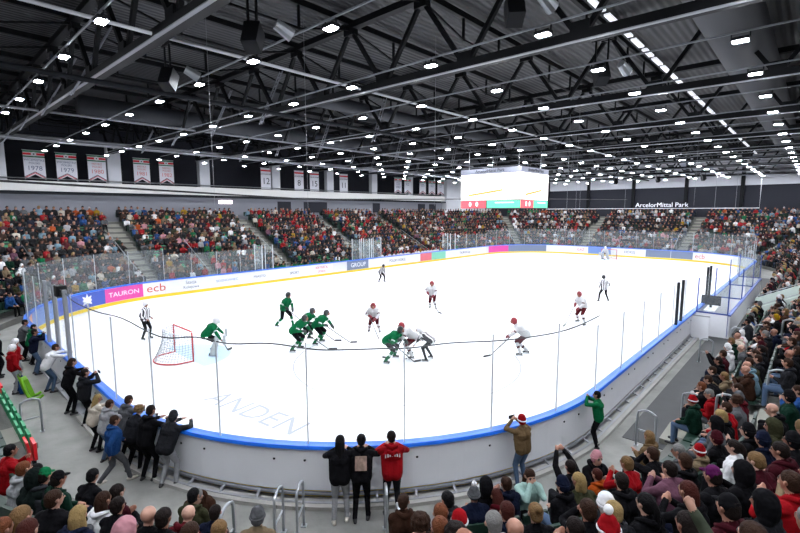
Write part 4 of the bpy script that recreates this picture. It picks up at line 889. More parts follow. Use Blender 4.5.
# ---- spectators placed by hand in the near stands
PEOPLE=[
(-2.37, 6.8, 0, 'red', 'short', 'black', 'sit', 'person in red jacket with black hair beside the folded green seats'),
(-2.41, 4.93, 1, 'lightgrey', 'short', 'ginger', 'sit', 'person in pale grey hoodie with ginger short hair and dark strap'),
(-2.15, 5.8, 0, 'black', 'short', 'black', 'lean', 'person with black hair seated just past the pale grey hoodie'),
(-2.33, 4.51, 1, 'blackgreen', 'hoodup', 'blackgreen', 'sit', 'person in black-green puffer jacket with its hood bunched up'),
(-2.16, 4.48, 1, 'darkgrey', 'cap', 'green', 'sit', 'person wearing a green cap seated behind the black cap'),
(-2.09, 4.17, 1, 'darkgreen', 'cap', 'black', 'sit', 'person in black cap and dark green jacket'),
(-2.37, 2.84, 2, 'black', 'short', 'brown', 'sit', 'person in black puffer jacket with cropped brown hair'),
(-1.55, 4.72, 0, 'black', 'short', 'black', 'lap', 'bearded man in black leather jacket in profile by the walkway'),
(-1.57, 3.14, 1, 'maroon', 'short', 'darkbrown', 'sit', 'dark haired person holding a red scarf near the blue-jacketed boy'),
(-1.79, 3.07, 1, 'white', 'bob', 'brown', 'sit', 'person in white coat with brown bob and thin shoulder strap'),
(-1.69, 2.79, 1, 'black', 'short', 'darkbrown', 'sit', 'person in plain black top right of the white coat'),
(-2.24, 2.27, 2, 'navy', 'bob', 'blond', 'sit', 'blonde woman in navy padded coat in the near left stand'),
(-2.73, 2.01, 3, 'darkgreen', 'bob', 'sandy', 'sit', 'sandy haired person in bottle green coat low in left stand'),
(-2.78, 1.68, 3, 'black', 'long', 'auburn', 'sit', 'person with long dark auburn hair at the bottom left'),
(-2.96, 1.88, 3, 'black', 'bob', 'ginger', 'sit', 'ginger haired person cut by the left edge'),
(-2.09, 0.9, 3, 'pink', 'hoodup', 'pink', 'sit', 'person in pale pink hooded fleece with hood up'),
(-1.67, 1.61, 2, 'black', 'bald', 'black', 'sit', 'bald man in black jacket beside the pink hood'),
(-1.56, 1.43, 2, 'black', 'short', 'darkbrown', 'sit', 'dark brown haired person beside the bald man in black'),
(-1.05, 2.02, 1, 'darkred', 'bald', 'black', 'lean', 'bald man in dark red jacket leaning forward'),
(-0.64, 2.84, 0, 'olive', 'short', 'black', 'sit', 'black haired person in olive top facing the brown jacket man'),
(-0.77, 1.81, 1, 'navy', 'short', 'darkbrown', 'sit', 'child in navy top in front of the brown jacket man'),
(-1.65, 0.38, 3, 'beige', 'short', 'brown', 'sit', 'brown haired person at the bottom edge below dark red jacket'),
(-1.2, 0.75, 2, 'cream', 'short', 'sandy', 'lap', 'person in cream coat beside the near hoop handrail'),
(-0.5, 1.13, 1, 'beige', 'beanie', 'grey', 'sit', 'person in grey beanie and beige fur collar between hoop rails'),
(1.49, 0.28, 0, 'brown', 'short', 'brown', 'sit', 'brown haired person in brown coat right of the hoop rails'),
(1.5, -0.54, 1, 'greyhood', 'short', 'black', 'sit', 'black haired man with pale grey hood turned to the left'),
(0.75, -0.99, 2, 'black', 'short', 'ginger', 'sit', 'balding ginger haired person in black jacket'),
(2.37, -0.43, 0, 'navy', 'pompom', 'grey', 'sit', 'person in grey and black bobble hat and navy coat'),
(2.84, -0.24, 0, 'black', 'hoodup', 'black', 'sit', 'person in black coat with tall black hood up'),
(2.71, -0.64, 0, 'darkred', 'long', 'auburn', 'lean', 'person in deep red hoodie with auburn hair'),
(0.8, -1.23, 2, 'charcoal', 'beanie', 'redwhite', 'sit', 'person in red and white knitted beanie'),
(0.56, -1.83, 3, 'whiteblack', 'short', 'grey', 'sit', 'grey haired man in white top with black lettering'),
(0.45, -0.93, 2, 'brown', 'curly', 'brown', 'sit', 'person with large curly brown hair by the rail'),
(0.14, -1.65, 3, 'brown', 'curly', 'darkbrown', 'sit', 'person with big dark brown hair at the bottom edge'),
(0.13, -1.44, 3, 'charcoal', 'short', 'ginger', 'sit', 'ginger head directly below the balding person'),
(2.98, -0.65, 0, 'navy', 'short', 'brown', 'sit', 'brown haired person in navy coat below the tan jacket man'),
(3.5, -0.74, 0, 'mint', 'long', 'brown', 'face', 'woman in mint white jacket with hands at her face'),
(4.26, -1.06, 0, 'black', 'short', 'darkbrown', 'photo', 'person in black holding both arms up to photograph'),
(4.91, -1.19, 0, 'black', 'beanie', 'pink', 'sit', 'person in bright pink beanie and black coat'),
(4.45, -1.61, 0, 'orange', 'short', 'auburn', 'sit', 'child in bright orange jacket with auburn hair'),
(3.24, -1.73, 1, 'olive', 'bob', 'blond', 'sit', 'blonde person in olive padded coat'),
(2.97, -1.59, 1, 'black', 'beanie', 'navy', 'sit', 'person in navy beanie and broad black jacket'),
(1.33, -1.57, 2, 'navy', 'short', 'auburn', 'sit', 'person with dark auburn hair left of the blond bun'),
(1.54, -1.84, 2, 'black', 'bun', 'sandy', 'sit', 'woman in black with sandy hair in a bun'),
(0.63, -2.04, 3, 'darkred', 'bald', 'black', 'sit', 'bald man with dark red collar at bottom centre'),
(1.05, -2.5, 3, 'lightgrey', 'short', 'darkbrown', 'sit', 'balding dark haired person in pale grey coat at bottom'),
(1.69, -2.56, 3, 'black', 'beanie', 'white', 'sit', 'person in white knitted beanie and black coat'),
(1.44, -2.49, 3, 'black', 'short', 'brown', 'face', 'person with hands raised to face behind white beanie'),
(1.59, -2.71, 3, 'charcoal', 'short', 'blond', 'sit', 'person with cropped pale blond hair behind bobble hat'),
(0.7, -2.92, 4, 'darkgreen', 'pompom', 'redwhitegreen', 'sit', 'person in red, white and green pompom hat'),
(4.23, -2.11, 1, 'red', 'short', 'sandy', 'sit', 'sandy haired person in red jersey with white lettering'),
(2.96, -2.38, 2, 'black', 'short', 'darkbrown', 'sit', 'person in black puffer directly behind the red jersey'),
(6.3, -1.97, 0, 'tan', 'bob', 'sandy', 'sit', 'person in tan hooded jacket with sunglasses on head'),
(4.83, -2.34, 1, 'black', 'short', 'brown', 'face', 'brown haired person in black before the tan jacket'),
(5.25, -2.66, 1, 'grey', 'short', 'grey', 'sit', 'grey haired person in front of dark coat man'),
(4.11, -2.92, 2, 'black', 'short', 'brown', 'sit', 'brown haired man in dark coat behind grey haired person'),
(3.73, -2.82, 2, 'mauve', 'short', 'darkbrown', 'sit', 'person in mauve puffer jacket with dark brown hair'),
(3.15, -3.36, 3, 'black', 'cap', 'purple', 'sit', 'person in purple baseball cap and black jacket'),
(1.98, -2.93, 3, 'black', 'pony', 'black', 'sit', 'dark haired woman with green hair tie in black'),
(2.58, -3.23, 3, 'black', 'long', 'auburn', 'sit', 'woman with reddish brown long hair in black coat'),
(6.19, -3.07, 1, 'black', 'beanie', 'maroon', 'sit', 'person in dark red beanie and black coat'),
(5.73, -2.89, 1, 'beige', 'beanie', 'redwhitegreen', 'sit', 'child in red and green knitted hat'),
(1.25, -3.44, 4, 'black', 'long', 'darkbrown', 'sit', 'person with dark reddish hair at the bottom edge'),
(3.99, -3.73, 3, 'maroon', 'short', 'sandy', 'lap', 'man in maroon jacket with short undercut hair in profile'),
(2.79, -4.07, 4, 'red', 'short', 'brown', 'sit', 'man in bright red puffer jacket with white collar'),
(1.36, -4.17, 5, 'olive', 'short', 'grey', 'sit', 'grey haired man in olive with dark red collar'),
(0.77, -3.93, 5, 'khaki', 'short', 'brown', 'point', 'person in grey green coat pointing a finger upward'),
(3.2, -4.16, 4, 'beige', 'bob', 'blond', 'sit', 'blond person at the right edge behind red puffer'),
(5.94, -3.43, 2, 'black', 'beanie', 'black', 'sit', 'person in black beanie with red and green scarf'),
(5.69, -3.73, 2, 'navy', 'beanie', 'navy', 'sit', 'person in navy beanie and navy coat, upper right rows'),
(4.94, -4.09, 3, 'black', 'beanie', 'black', 'sit', 'person in black beanie beside a green balloon'),
(7.32, -3.69, 2, 'black', 'bald', 'black', 'lap', 'bald man with glasses in black jacket'),
(6.43, -3.81, 2, 'olive', 'hoodup', 'olive', 'sit', 'person in crumpled olive hooded coat'),
(7.87, -2.95, 1, 'red', 'short', 'brown', 'sit', 'person in red jacket between the hoop rails'),
(9.7, -2.47, 0, 'red', 'short', 'grey', 'sit', 'grey haired person in red jacket beside the hoop rail'),
(8.92, -2.25, 0, 'darkgreen', 'pompom', 'redwhitegreen', 'sit', 'person in green, white and red bobble hat by hoop rail'),
(11.11, -1.68, 0, 'black', 'short', 'brown', 'lean', 'brown haired person in black leaning over front row'),
(10.1, -1.82, 0, 'black', 'short', 'ginger', 'sit', 'person with fluffy ginger hair in the front row'),
(11.7, -2.08, 0, 'charcoal', 'short', 'brown', 'sit', 'person in charcoal coat two seats past ginger hair'),
(12.81, -2.12, 0, 'black', 'short', 'darkbrown', 'photo', 'person in black raising both hands to the face'),
(13.72, -1.94, 0, 'maroon', 'short', 'brown', 'sit', 'person in maroon top in front row before the players gate'),
(14.68, -1.83, 0, 'white', 'beanie', 'white', 'sit', 'person in white hat in the front row'),
(15.64, -1.98, 0, 'darkgreen', 'short', 'sandy', 'sit', 'sandy haired person in dark green by the penalty area'),
(14.9, -2.59, 0, 'grey', 'bald', 'black', 'sit', 'bald person in grey top amid the side stand'),
(10.98, -2.87, 1, 'brown', 'bald', 'black', 'sit', 'bald tanned man in dark brown coat'),
(11.38, -2.57, 0, 'beige', 'short', 'sandy', 'sit', 'sandy haired person in beige jacket in side stand'),
(9.32, -2.89, 1, 'black', 'short', 'brown', 'sit', 'brown haired man in black right of beige jacket'),
(19.0, -3.24, 1, 'black', 'beanie', 'yellow', 'sit', 'person in bright yellow beanie'),
(18.2, -2.84, 1, 'black', 'bald', 'black', 'sit', 'bald pink-faced man in black jacket by corridor'),
(10.82, -3.64, 2, 'charcoal', 'short', 'brown', 'sit', 'brown haired person in charcoal above the tall hoop rail'),
(11.86, -3.7, 2, 'black', 'bald', 'black', 'sit', 'balding person in black near the right edge'),
(13.34, -3.64, 2, 'black', 'short', 'brown', 'sit', 'brown haired person in black above the balding person'),
(16.28, -3.33, 1, 'navy', 'bald', 'black', 'sit', 'bald person in navy below the yellow beanie'),
(20.63, -3.44, 1, 'brown', 'bob', 'sandy', 'sit', 'sandy haired person in brown beside the yellow beanie'),
(14.78, -2.96, 1, 'brown', 'short', 'auburn', 'sit', 'auburn haired person in brown in front of white jacket'),
(16.18, -3.01, 1, 'white', 'short', 'brown', 'sit', 'person in white jacket next to the hoop rail'),
(8.74, -4.09, 2, 'blue', 'short', 'brown', 'sit', 'person in blue jacket at the right picture edge'),
]
USED=[]
rnd=random.Random(11)
BOT=['black','black','denim','charcoal','navy','grey']
for (x,y,row,top,g,hc_,pose,label) in PEOPLE:
    rz=face_dir(x,y)+rnd.uniform(-.12,.12)
    if 'turned to the left' in label or 'profile left' in label: rz+=.5
    if 'facing camera' in label or 'woman in mint' in label: rz+=PI*.9
    if 'pink beanie' in label: rz+=PI*.9
    if pose=='sit': pose=rnd.choice(['sit','sit','sit2','sit3','clap'])
    z=Z0+RISE*row
    k_=2.25+TR*row-dist_out(x,y)
    if k_>0: x-=math.cos(face_dir(x,y))*k_; y-=math.sin(face_dir(x,y))*k_
    child_=label.startswith('child'); 
    person(x,y,z,rz,pose,top,g,hc_,rnd.choice(BOT),label,bulk=1.22 if ('puffer' in label or 'padded' in label) else 1.1,headxy=True,sc=.9 if child_ else 1.0)
    USED.append((x,y,row))
# details that belong to single spectators are worn as children, added later by label
# ---- people standing along the boards
def stand(x,y,yaw,pose,top,g,h,bottom,label,sc=1.0,z=0,shoe=None,bulk=1.1):
    return person(x,y,z,yaw,pose,top,g,h,bottom,label,bulk=bulk,sc=sc,shoe=shoe)
stand(-.50,14.25,-.05,'raillean','white','short','brown','denim','person in white hoodie and jeans leaning over the left boards')
stand(-.50,11.75,.05,'rail','black','long','brown','black','woman with long brown hair in black jacket and trousers at the boards')
stand(-.42,10.45,.1,'standphoto','charcoal','short','darkbrown','black','person in long dark grey coat holding a phone over the boards',sc=.97,bulk=1.22)
stand(-.60,8.75,.15,'rail','cream','long','blond','black','girl with long blond hair in cream jacket at the boards',sc=.86)
stand(-.55,7.95,.25,'rail','lightgrey','short','brown','denim','child in pale hoodie and light jeans between blond girl and blue jacket',sc=.9)
stand(-.20,7.75,.3,'rail','grey','short','brown','black','brown haired child pressed against the boards behind the pale hoodie',sc=.93)
stand(-.22,7.1,.35,'raillean','charcoal','curly','sandy','black','child with fluffy sandy hair leaning on the blue rail',sc=.93)
stand(-.72,6.85,.0,'walk','blue','short','brown','grey','boy in blue puffer jacket and grey trousers walking by',sc=.92,bulk=1.22,shoe=m_shoew)
stand(-.15,6.45,.35,'rail','black','short','darkbrown','black','dark haired person in black jacket leaning beside the grey beanie')
stand(.10,5.9,.5,'raillean','charcoal','beanie','darkgrey','lightgrey','person in dark grey beanie and jacket with pale grey trousers')
stand(-.55,16.7,-.1,'standphoto','navy','short','darkbrown','denim','man in navy jacket holding a camera at the left boards')
kid=stand(-1.35,15.0,.1,'stand','red','helmet','white','lightgrey','child in red hockey jersey and white helmet, nearer of two',sc=.95,bulk=1.22)
kid2=stand(-1.15,16.1,-.2,'pockets','red','helmet','white','lightgrey','child in red hockey jersey and white helmet, farther of two',sc=.92,bulk=1.22)
stand(-.55,19.0,-.2,'rail','grey','short','darkbrown','black','person in grey hoodie with black vest at the far left corner boards')
stand(-.4,18.2,-.3,'rail','green','short','black','black','person in green shirt next to the grey hoodie, far left',sc=.95)
stand(-1.5,17.3,.0,'stand','black','short','black','black','person in black at the extreme left of the walkway')
stand(1.83,2.22,.80,'rail','black','long','black','lightgrey','person with long black hair, black hoodie and pale grey trousers',shoe=m_shoew)
stand(2.13,1.95,.78,'rail','black','short','black','black','dark haired person in black jacket with a printed picture on the back')
stand(2.62,1.60,.85,'rail','red','short','darkbrown','charcoal','man in red hoodie with white lettering across the shoulders')
stand(5.23,.18,1.2,'standphoto','tan','beanie','redwhite','denim','person in tan jacket, jeans and red white blue beanie taking a photo',sc=.93)
stand(8.02,-.45,1.75,'standphoto','green','short','black','black','child in bright green vest with arms raised at the boards',sc=.86)
stand(-.42,3.05,-2.3,'bendtalk','brown','short','grey','black','grey haired man in brown jacket bending forward beside the walkway')
# printed picture, shoulder lettering, vest sleeves
def on_person(lbl,name,mb,m):
    o=next(q for q in bpy.data.objects if q.get('label')==lbl); me=mb.mesh(name); me.materials.append(m); return child(name,me,o,Matrix.Identity(4))
on_person('dark haired person in black jacket with a printed picture on the back','printed_picture',MB().box((-.115,0,1.24),(.012,.22,.26),None,Matrix.Rotation(R(16),3,'Y')),mat('print_multicolour','#8a7468',rough=.8,noise=.9,nscale=14))
pl=next(q for q in bpy.data.objects if q.get('label','').startswith('man in red hoodie'))
mb=MB()
for k in range(7): mb.box((-.108,(k-3)*.045,1.315+.012*math.cos((k-3)*.5)),(.012,.022,.06 if k in(0,5,6) else .045),None,Matrix.Rotation(R(16),3,'Y'))
me=mb.mesh('shoulder_lettering'); me.materials.append(fab('white')); child('shoulder_lettering',me,pl,Matrix.Identity(4))
hd=MB().tube([(-.08,-.09,1.40),(-.13,0,1.37),(-.08,.09,1.40)],[.035,.05,.035],8).mesh('hood'); hd.materials.append(fab('red')); child('hood',hd,pl,Matrix.Identity(4))
# hand-held phones
def phone(lbl,x,z):
    o=next(q for q in bpy.data.objects if q.get('label')==lbl); me=MB().box((0,0,0),(.012,.16,.08)).mesh('phone'); me.materials.append(m_black)
    p=bpy.data.objects.new('phone',me); COL.objects.link(p); p.matrix_world=Matrix.Translation(o.location)@Matrix.Rotation(o.rotation_euler.z,4,'Z')@Matrix.Translation((x*o.scale[0],0,z*o.scale[0])); tag(p,'black phone held up by the '+lbl.split(' holding')[0].split(' taking')[0].split(' with arms')[0],'phone')
phone('person in long dark grey coat holding a phone over the boards',.43,1.53)
phone('person in tan jacket, jeans and red white blue beanie taking a photo',.43,1.53)
# green kick sled beside the red jerseys
t=empty('skating_aid',(-1.0,14.2,0)); tag(t,'lime green plastic skating aid standing beside the red jersey child','skating aid')
lime=mat('lime_plastic','#6aa81e',rough=.4)
MB().tube(smooth_pts([(-1.3,14.35,.8),(-1.25,14.3,.5),(-1.15,14.25,.12),(-.95,14.2,.05),(-.8,14.17,.12)]),.045,8).tube(smooth_pts([(-1.3,13.95,.8),(-1.25,13.9,.5),(-1.15,13.85,.12),(-.95,13.82,.05),(-.8,13.8,.12)]),.045,8).build('runners',lime,parent=t,smooth=True)
MB().box((-1.12,14.1,.42),(.12,.42,.6),None,Matrix.Rotation(R(-14),3,'Y')).build('shell',lime,parent=t); MB().tube([(-1.3,13.95,.8),(-1.3,14.35,.8)],.025,6).build('grip',m_dark,parent=t)
o=MB().box((-1.15,14.85,.25),(.25,.5,.4)).tube([(-1.15,14.7,.45),(-1.15,14.75,.58),(-1.15,14.95,.58),(-1.15,15.0,.45)],.02,5).build('sports_bag',fab('blue')); tag(o,'blue sports bag on the floor behind the lime skating aid','bag')
# ================================================================ PLAYERS AND OFFICIALS
skate=MB().box((.03,0,.012),(.27,.006,.024)).box((-.05,0,.04),(.03,.02,.04)).box((.12,0,.04),(.03,.02,.04)).mesh('skate_blade'); skate.materials.append(m_steel)
def stripes2(a,b_,w0,w1): return lambda t:b_ if w0<t<w1 else a
SL=['skin','top','bottom','shoe','accent','dark']
def skater(x,y,rz,P,label,top,pants,sock,acc,helm,gl,cat='hockey player',name='hockey_player',kind='player',stick=None,hg='helmet',shoem=None,refstripe=False,bulk=1.28,sc=1.13,goalpads=False):
    prm=dict(P); prm['kind']='goalie' if goalpads else ('player' if not refstripe else 'civ')
    Pr,(hc,HR)=fig(bulk=bulk,fist=True,**prm)
    lm=dict(skin=0,top=1,sleeve=stripes2(1,4,.62,.78),sleeve2=1,thigh=2,shin=stripes2(6,4,.38,.55),shoe=3,dark=5,glove=7,pad=4)
    if refstripe: lm=dict(CIV); 
    me,idx=body_mesh(Pr,.017,lm)
    if not refstripe:   # hem stripe on the jersey
        C=centers(me); 
    for m in (skins[1],top,pants,shoem or m_shoe,acc,m_eye,sock,gl): me.materials.append(m)
    me.polygons.foreach_set('material_index',idx.tolist()); me.polygons.foreach_set('use_smooth',[True]*len(idx)); me.name='skater_body'
    o=bpy.data.objects.new(name,me); COL.objects.link(o); o.location=(x,y,.035); o.rotation_euler.z=rz; o.scale=(sc,)*3
    M=Matrix.Translation(hc)@HR.to_4x4(); g,n=gearmesh(hg,helm); child(n,g,o,M)
    for s,f in ((1,prm.get('fl',(0,.12,.08))),(-1,prm.get('fr',(0,-.12,.08)))):
        child('skate_blade',skate,o,Matrix.Translation((f[0],f[1],f[2]-.12))@Matrix.Rotation(s*.18,4,'Z'))
    if stick:
        a,b_,t=[Vector(q) for q in stick]   # butt end, heel, toe
        sm=MB().bar(a,b_,.02,.03).mesh('shaft'); sm.materials.append(mat('stick_shaft','#2a2c30',rough=.4))
        st=child('hockey_stick',sm,o,Matrix.Identity(4)); bm_=MB().bar(b_+Vector((0,0,.02)),t+Vector((0,0,.01)),.012,.07 if not goalpads else .09).mesh('blade'); bm_.materials.append(mat('stick_blade','#1a1a1c',rough=.6)); child('blade',bm_,st,Matrix.Identity(4))
    tag(o,label,cat); return o
def refmat():
    m=bpy.data.materials.new('referee_stripes'); m.use_nodes=True; nt=m.node_tree; b=nt.nodes['Principled BSDF']; tc=nt.nodes.new('ShaderNodeTexCoord'); w=nt.nodes.new('ShaderNodeTexWave'); w.bands_direction='Y'; w.inputs['Scale'].default_value=3.2
    r=nt.nodes.new('ShaderNodeValToRGB'); r.color_ramp.interpolation='CONSTANT'; r.color_ramp.elements[0].color=(.02,.02,.025,1); r.color_ramp.elements[1].color=(.8,.8,.82,1); r.color_ramp.elements[1].position=.5
    nt.links.new(tc.outputs['Object'],w.inputs['Vector']); nt.links.new(w.outputs['Fac'],r.inputs[0]); nt.links.new(r.outputs[0],b.inputs['Base Color']); b.inputs['Roughness'].default_value=.8; return m
m_ref=refmat()
bent=dict(pel=(-.12,0,.78),lean=48,hp=-20,hl=(.52,.10,.72),hr=(.30,-.16,.80),fl=(.02,.24,.12),fr=(-.12,-.24,.12),el=(0,1,-.3),er=(-1,-1,.2))
glide=dict(pel=(-.05,0,.84),lean=30,hp=-8,hl=(.40,.10,.80),hr=(.22,-.24,.92),fl=(.10,.20,.12),fr=(-.22,-.18,.12),el=(0,1,-.3),er=(-1,-1,0))
stride=dict(pel=(-.02,0,.88),lean=24,hp=-4,hl=(.40,.06,.86),hr=(.25,-.22,.95),fl=(.34,.16,.12),fr=(-.36,-.14,.13),el=(0,1,-.3),er=(-1,-1,0))
G=fab('green'); W=fab('white'); BK=fab('black'); GS=fab('darkgreen'); RD=fab('darkred')
hgn=mat('helmet_dark','#181c1c',rough=.3); hred=mat('helmet_red','#7c1420',rough=.35); hwh=mat('helmet_white','#e4e4e8',rough=.3)
glb=mat('glove_dark','#16201c',rough=.6); glr=mat('glove_red','#701a24',rough=.6)
green=dict(top=G,pants=BK,sock=G,acc=W,helm=hgn,gl=glb)
white=dict(top=W,pants=RD,sock=W,acc=RD,helm=hred,gl=glr)
def rot(dx,dy): return math.atan2(dy,dx)
skater(9.5,15.75,rot(.4,-1),stride,'player in green jersey standing tallest, left of the green group',stick=((.15,-.25,1.05),(1.15,.2,.03),(1.4,.25,.03)),**green)
skater(8.75,12.9,rot(.5,-1),bent,'player in green jersey bending in the middle of the green group',stick=((.1,-.3,1.0),(1.2,.2,.03),(1.45,.3,.03)),**green)
skater(8.85,12.05,rot(.75,-1),bent,'player in green jersey with stick stretched out, right of the green group',stick=((.1,-.3,1.0),(1.25,.15,.03),(1.5,.25,.03)),**green)
skater(7.6,11.95,rot(.75,-1),bent,'player in green jersey nearest to the camera in the green group',stick=((.1,-.3,1.0),(1.2,.15,.03),(1.5,.25,.03)),**green)
skater(9.3,8.0,rot(.55,-1),dict(bent,pel=(-.15,0,.74),lean=56,hp=-30,fl=(.05,.34,.12),fr=(-.1,-.34,.12)),'green centre crouching for the face-off at the dot',stick=((.0,-.3,.85),(.85,0,.03),(1.05,.2,.03)),**green)
skater(10.2,7.75,rot(-.9,.5),dict(bent,pel=(-.15,0,.76),lean=54,hp=-25),'player in white with red helmet opposing the green centre',stick=((0,-.3,.85),(.8,0,.03),(1.0,-.2,.03)),**white)
skater(11.85,11.55,rot(-1,-.8),bent,'player in white with dark red shorts behind the face-off',stick=((.1,-.3,1.0),(1.0,.3,.03),(1.25,.35,.03)),**white)
skater(18.05,12.8,rot(-1,-.5),glide,'player in white farthest from the camera, arms spread',stick=((-.1,-.4,1.1),(.9,.5,.03),(1.1,.7,.03)),**white)
skater(13.55,4.5,rot(-.55,.75),dict(bent,fl=(.1,.16,.12),fr=(-.2,-.14,.12)),'player in white with red helmet nearest the right glass, stick low left',stick=((.0,-.3,1.0),(1.2,.35,.03),(1.45,.5,.03)),**white)
skater(20.45,4.65,rot(-1,.35),dict(glide,fl=(.2,.34,.12),fr=(-.15,-.34,.12)),'player in white legs wide apart near the right side boards',stick=((.1,-.3,1.0),(1.0,-.1,.03),(1.25,.0,.03)),**white)
m_pad=mat('goalie_pad_white','#b4babc',rough=.5)
g1=skater(4.9,14.3,rot(1,-.55),dict(pel=(-.15,0,.72),lean=42,hp=-22,hl=(.44,.34,.66),hr=(.40,-.38,.60),fl=(.05,.34,.12),fr=(.05,-.34,.12),el=(0,1,-.3),er=(0,-1,-.3)),'green goalie crouching in white pads in front of the near goal',top=G,pants=BK,sock=m_pad,acc=m_pad,helm=hwh,gl=m_pad,hg='mask',goalpads=True,stick=((.35,-.4,.75),(.62,-.12,.1),(.75,.25,.05)),cat='goalkeeper',name='goalkeeper')
g2=skater(55.2,14.9,rot(-1,0),dict(pel=(-.15,0,.74),lean=34,hp=-14,hl=(.40,.34,.70),hr=(.36,-.38,.64),fl=(.05,.32,.12),fr=(.05,-.32,.12),el=(0,1,-.3),er=(0,-1,-.3)),'distant goalie in white guarding the far goal',top=W,pants=RD,sock=m_pad,acc=m_pad,helm=hwh,gl=m_pad,hg='mask',goalpads=True,stick=((.35,-.4,.75),(.62,-.12,.1),(.75,.25,.05)),cat='goalkeeper',name='goalkeeper')
pads=MB().box((.0,.0,0),(.10,.26,.34)).mesh('blocker'); pads.materials.append(m_pad)
for g in (g1,g2): child('blocker',pads,g,Matrix.Translation((.52,-.42,.60))); child('catcher',pads,g,Matrix.Translation((.56,.40,.66))@Matrix.Scale(.85,4))
ref=dict(top=m_ref,pants=BK,sock=BK,acc=W,gl=BK,refstripe=True,cat='referee',name='referee',bulk=1.12,sc=1.04)
skater(3.84,18.6,rot(.6,-1),dict(pel=(0,0,.95),lean=8,hp=6,hl=(.22,.14,1.0),hr=(.2,-.16,.98),fl=(.08,.14,.12),fr=(-.05,-.14,.12)),'official in striped shirt standing behind the near goal line at left',helm=hwh,**ref)
skater(10.35,7.0,rot(-.35,1),dict(pel=(-.2,0,.80),lean=60,hp=-18,hl=(.50,.08,.55),hr=(.30,-.2,.70),fl=(-.05,.24,.12),fr=(-.1,-.24,.12)),'official in striped shirt bending down to drop the puck',helm=hwh,**ref)
skater(23.5,22.6,rot(-.2,-1),dict(pel=(-.12,0,.84),lean=42,hp=-10,hl=(.22,.20,.72),hr=(.22,-.2,.72),fl=(0,.26,.12),fr=(0,-.26,.12)),'distant official in striped shirt crouching by the far side boards',helm=hgn,**ref)
skater(27.35,5.85,rot(1,.9),dict(pel=(-.04,0,.90),lean=16,hp=0,hl=(.10,.26,.95),hr=(.1,-.26,.95),fl=(0,.3,.12),fr=(0,-.3,.12)),'official in striped shirt with legs apart, back towards the camera',helm=hgn,**ref)
o=MB().tube([(9.95,7.75,.01),(9.95,7.75,.035)],.038,16).build('puck',m_black); tag(o,'small black puck lying at the face-off dot','puck')
# ================================================================ THE REST OF THE CROWD
# section names for labels
def nearest_aisle(s):
    best=min(AISLES,key=lambda a:min(abs(s-a[0]),PER-abs(s-a[0]))); d=s-best[0]
    if d>PER/2: d-=PER
    if d<-PER/2: d+=PER
    return best,d
TOPS=['black']*20+['charcoal']*8+['navy']*8+['darkgrey']*5+['grey']*4+['lightgrey']*4+['white']*3+['red']*4+['darkred']*3+['maroon']*2+['brown']*5+['olive']*3+['darkgreen']*3+['green']*2+['blue']*2+['beige']*3+['cream']*2+['pink']*1+['orange']*1+['yellow']*1+['mauve']*1+['sky']*2
HG=[('short','black'),('short','darkbrown'),('short','brown'),('short','brown'),('short','sandy'),('short','grey'),('long','darkbrown'),('long','brown'),('long','blond'),('bob','blond'),('bob','brown'),('bald','black'),('bald','black'),('beanie','black'),('beanie','navy'),('beanie','grey'),('beanie','white'),('beanie','maroon'),('short','black'),('cap','black'),('hoodup','black'),('curly','brown'),('pony','darkbrown')]
HTXT={'short':'%s hair','long':'long %s hair','bob':'%s bob','bald':'bald','beanie':'%s beanie','pompom':'red pompom hat','cap':'%s cap','hoodup':'%s hood up','curly':'curly %s hair','pony':'%s ponytail'}
CTX={'redwhite':'red','redwhitegreen':'red','whiteblack':'white','darkgrey':'dark grey','lightgrey':'pale grey','darkred':'dark red','darkgreen':'dark green','darkbrown':'dark brown','greyhood':'grey','sky':'pale blue'}
cands=[]
for i in range(NR):
    d=WD+.60+i*TR
    s=0.13*(i%3)
    while s<PER:
        # seat pitch measured at this row
        (x,y),n=ring(s,d); mid=s%PER; curved=(sA<mid<sB) or (sC<mid<sD) or (sE<mid<sF) or mid>sG
        s+=.51*(RR/(RR+d) if curved else 1)
        a,da=nearest_aisle(s)
        (x,y),n=ring(s,d)
        sw=a[1]/2+.14
        if abs(da)*((RR+d)/RR if curved else 1)<sw and not ('half' in a[2] and i>4): continue
        if i<5 and GAP[0]-.3<s<GAP[1]+.3: continue
        z=Z0+RISE*i
        u,v,dep=view((x,y,z+1.2))
        if dep<.5 or u<-160 or u>960: continue
        dist=math.dist((x,y,z+1.2),CAM)
        cands.append((dist,x,y,z,i,s,n,u,v,a,da,curved))
cands.sort(key=lambda c:c[0])
budget=300-NPERS-15
rest=[]; nauto=0; labels=set()
PS=['sit','sit','sit2','sit3','lap','clap']
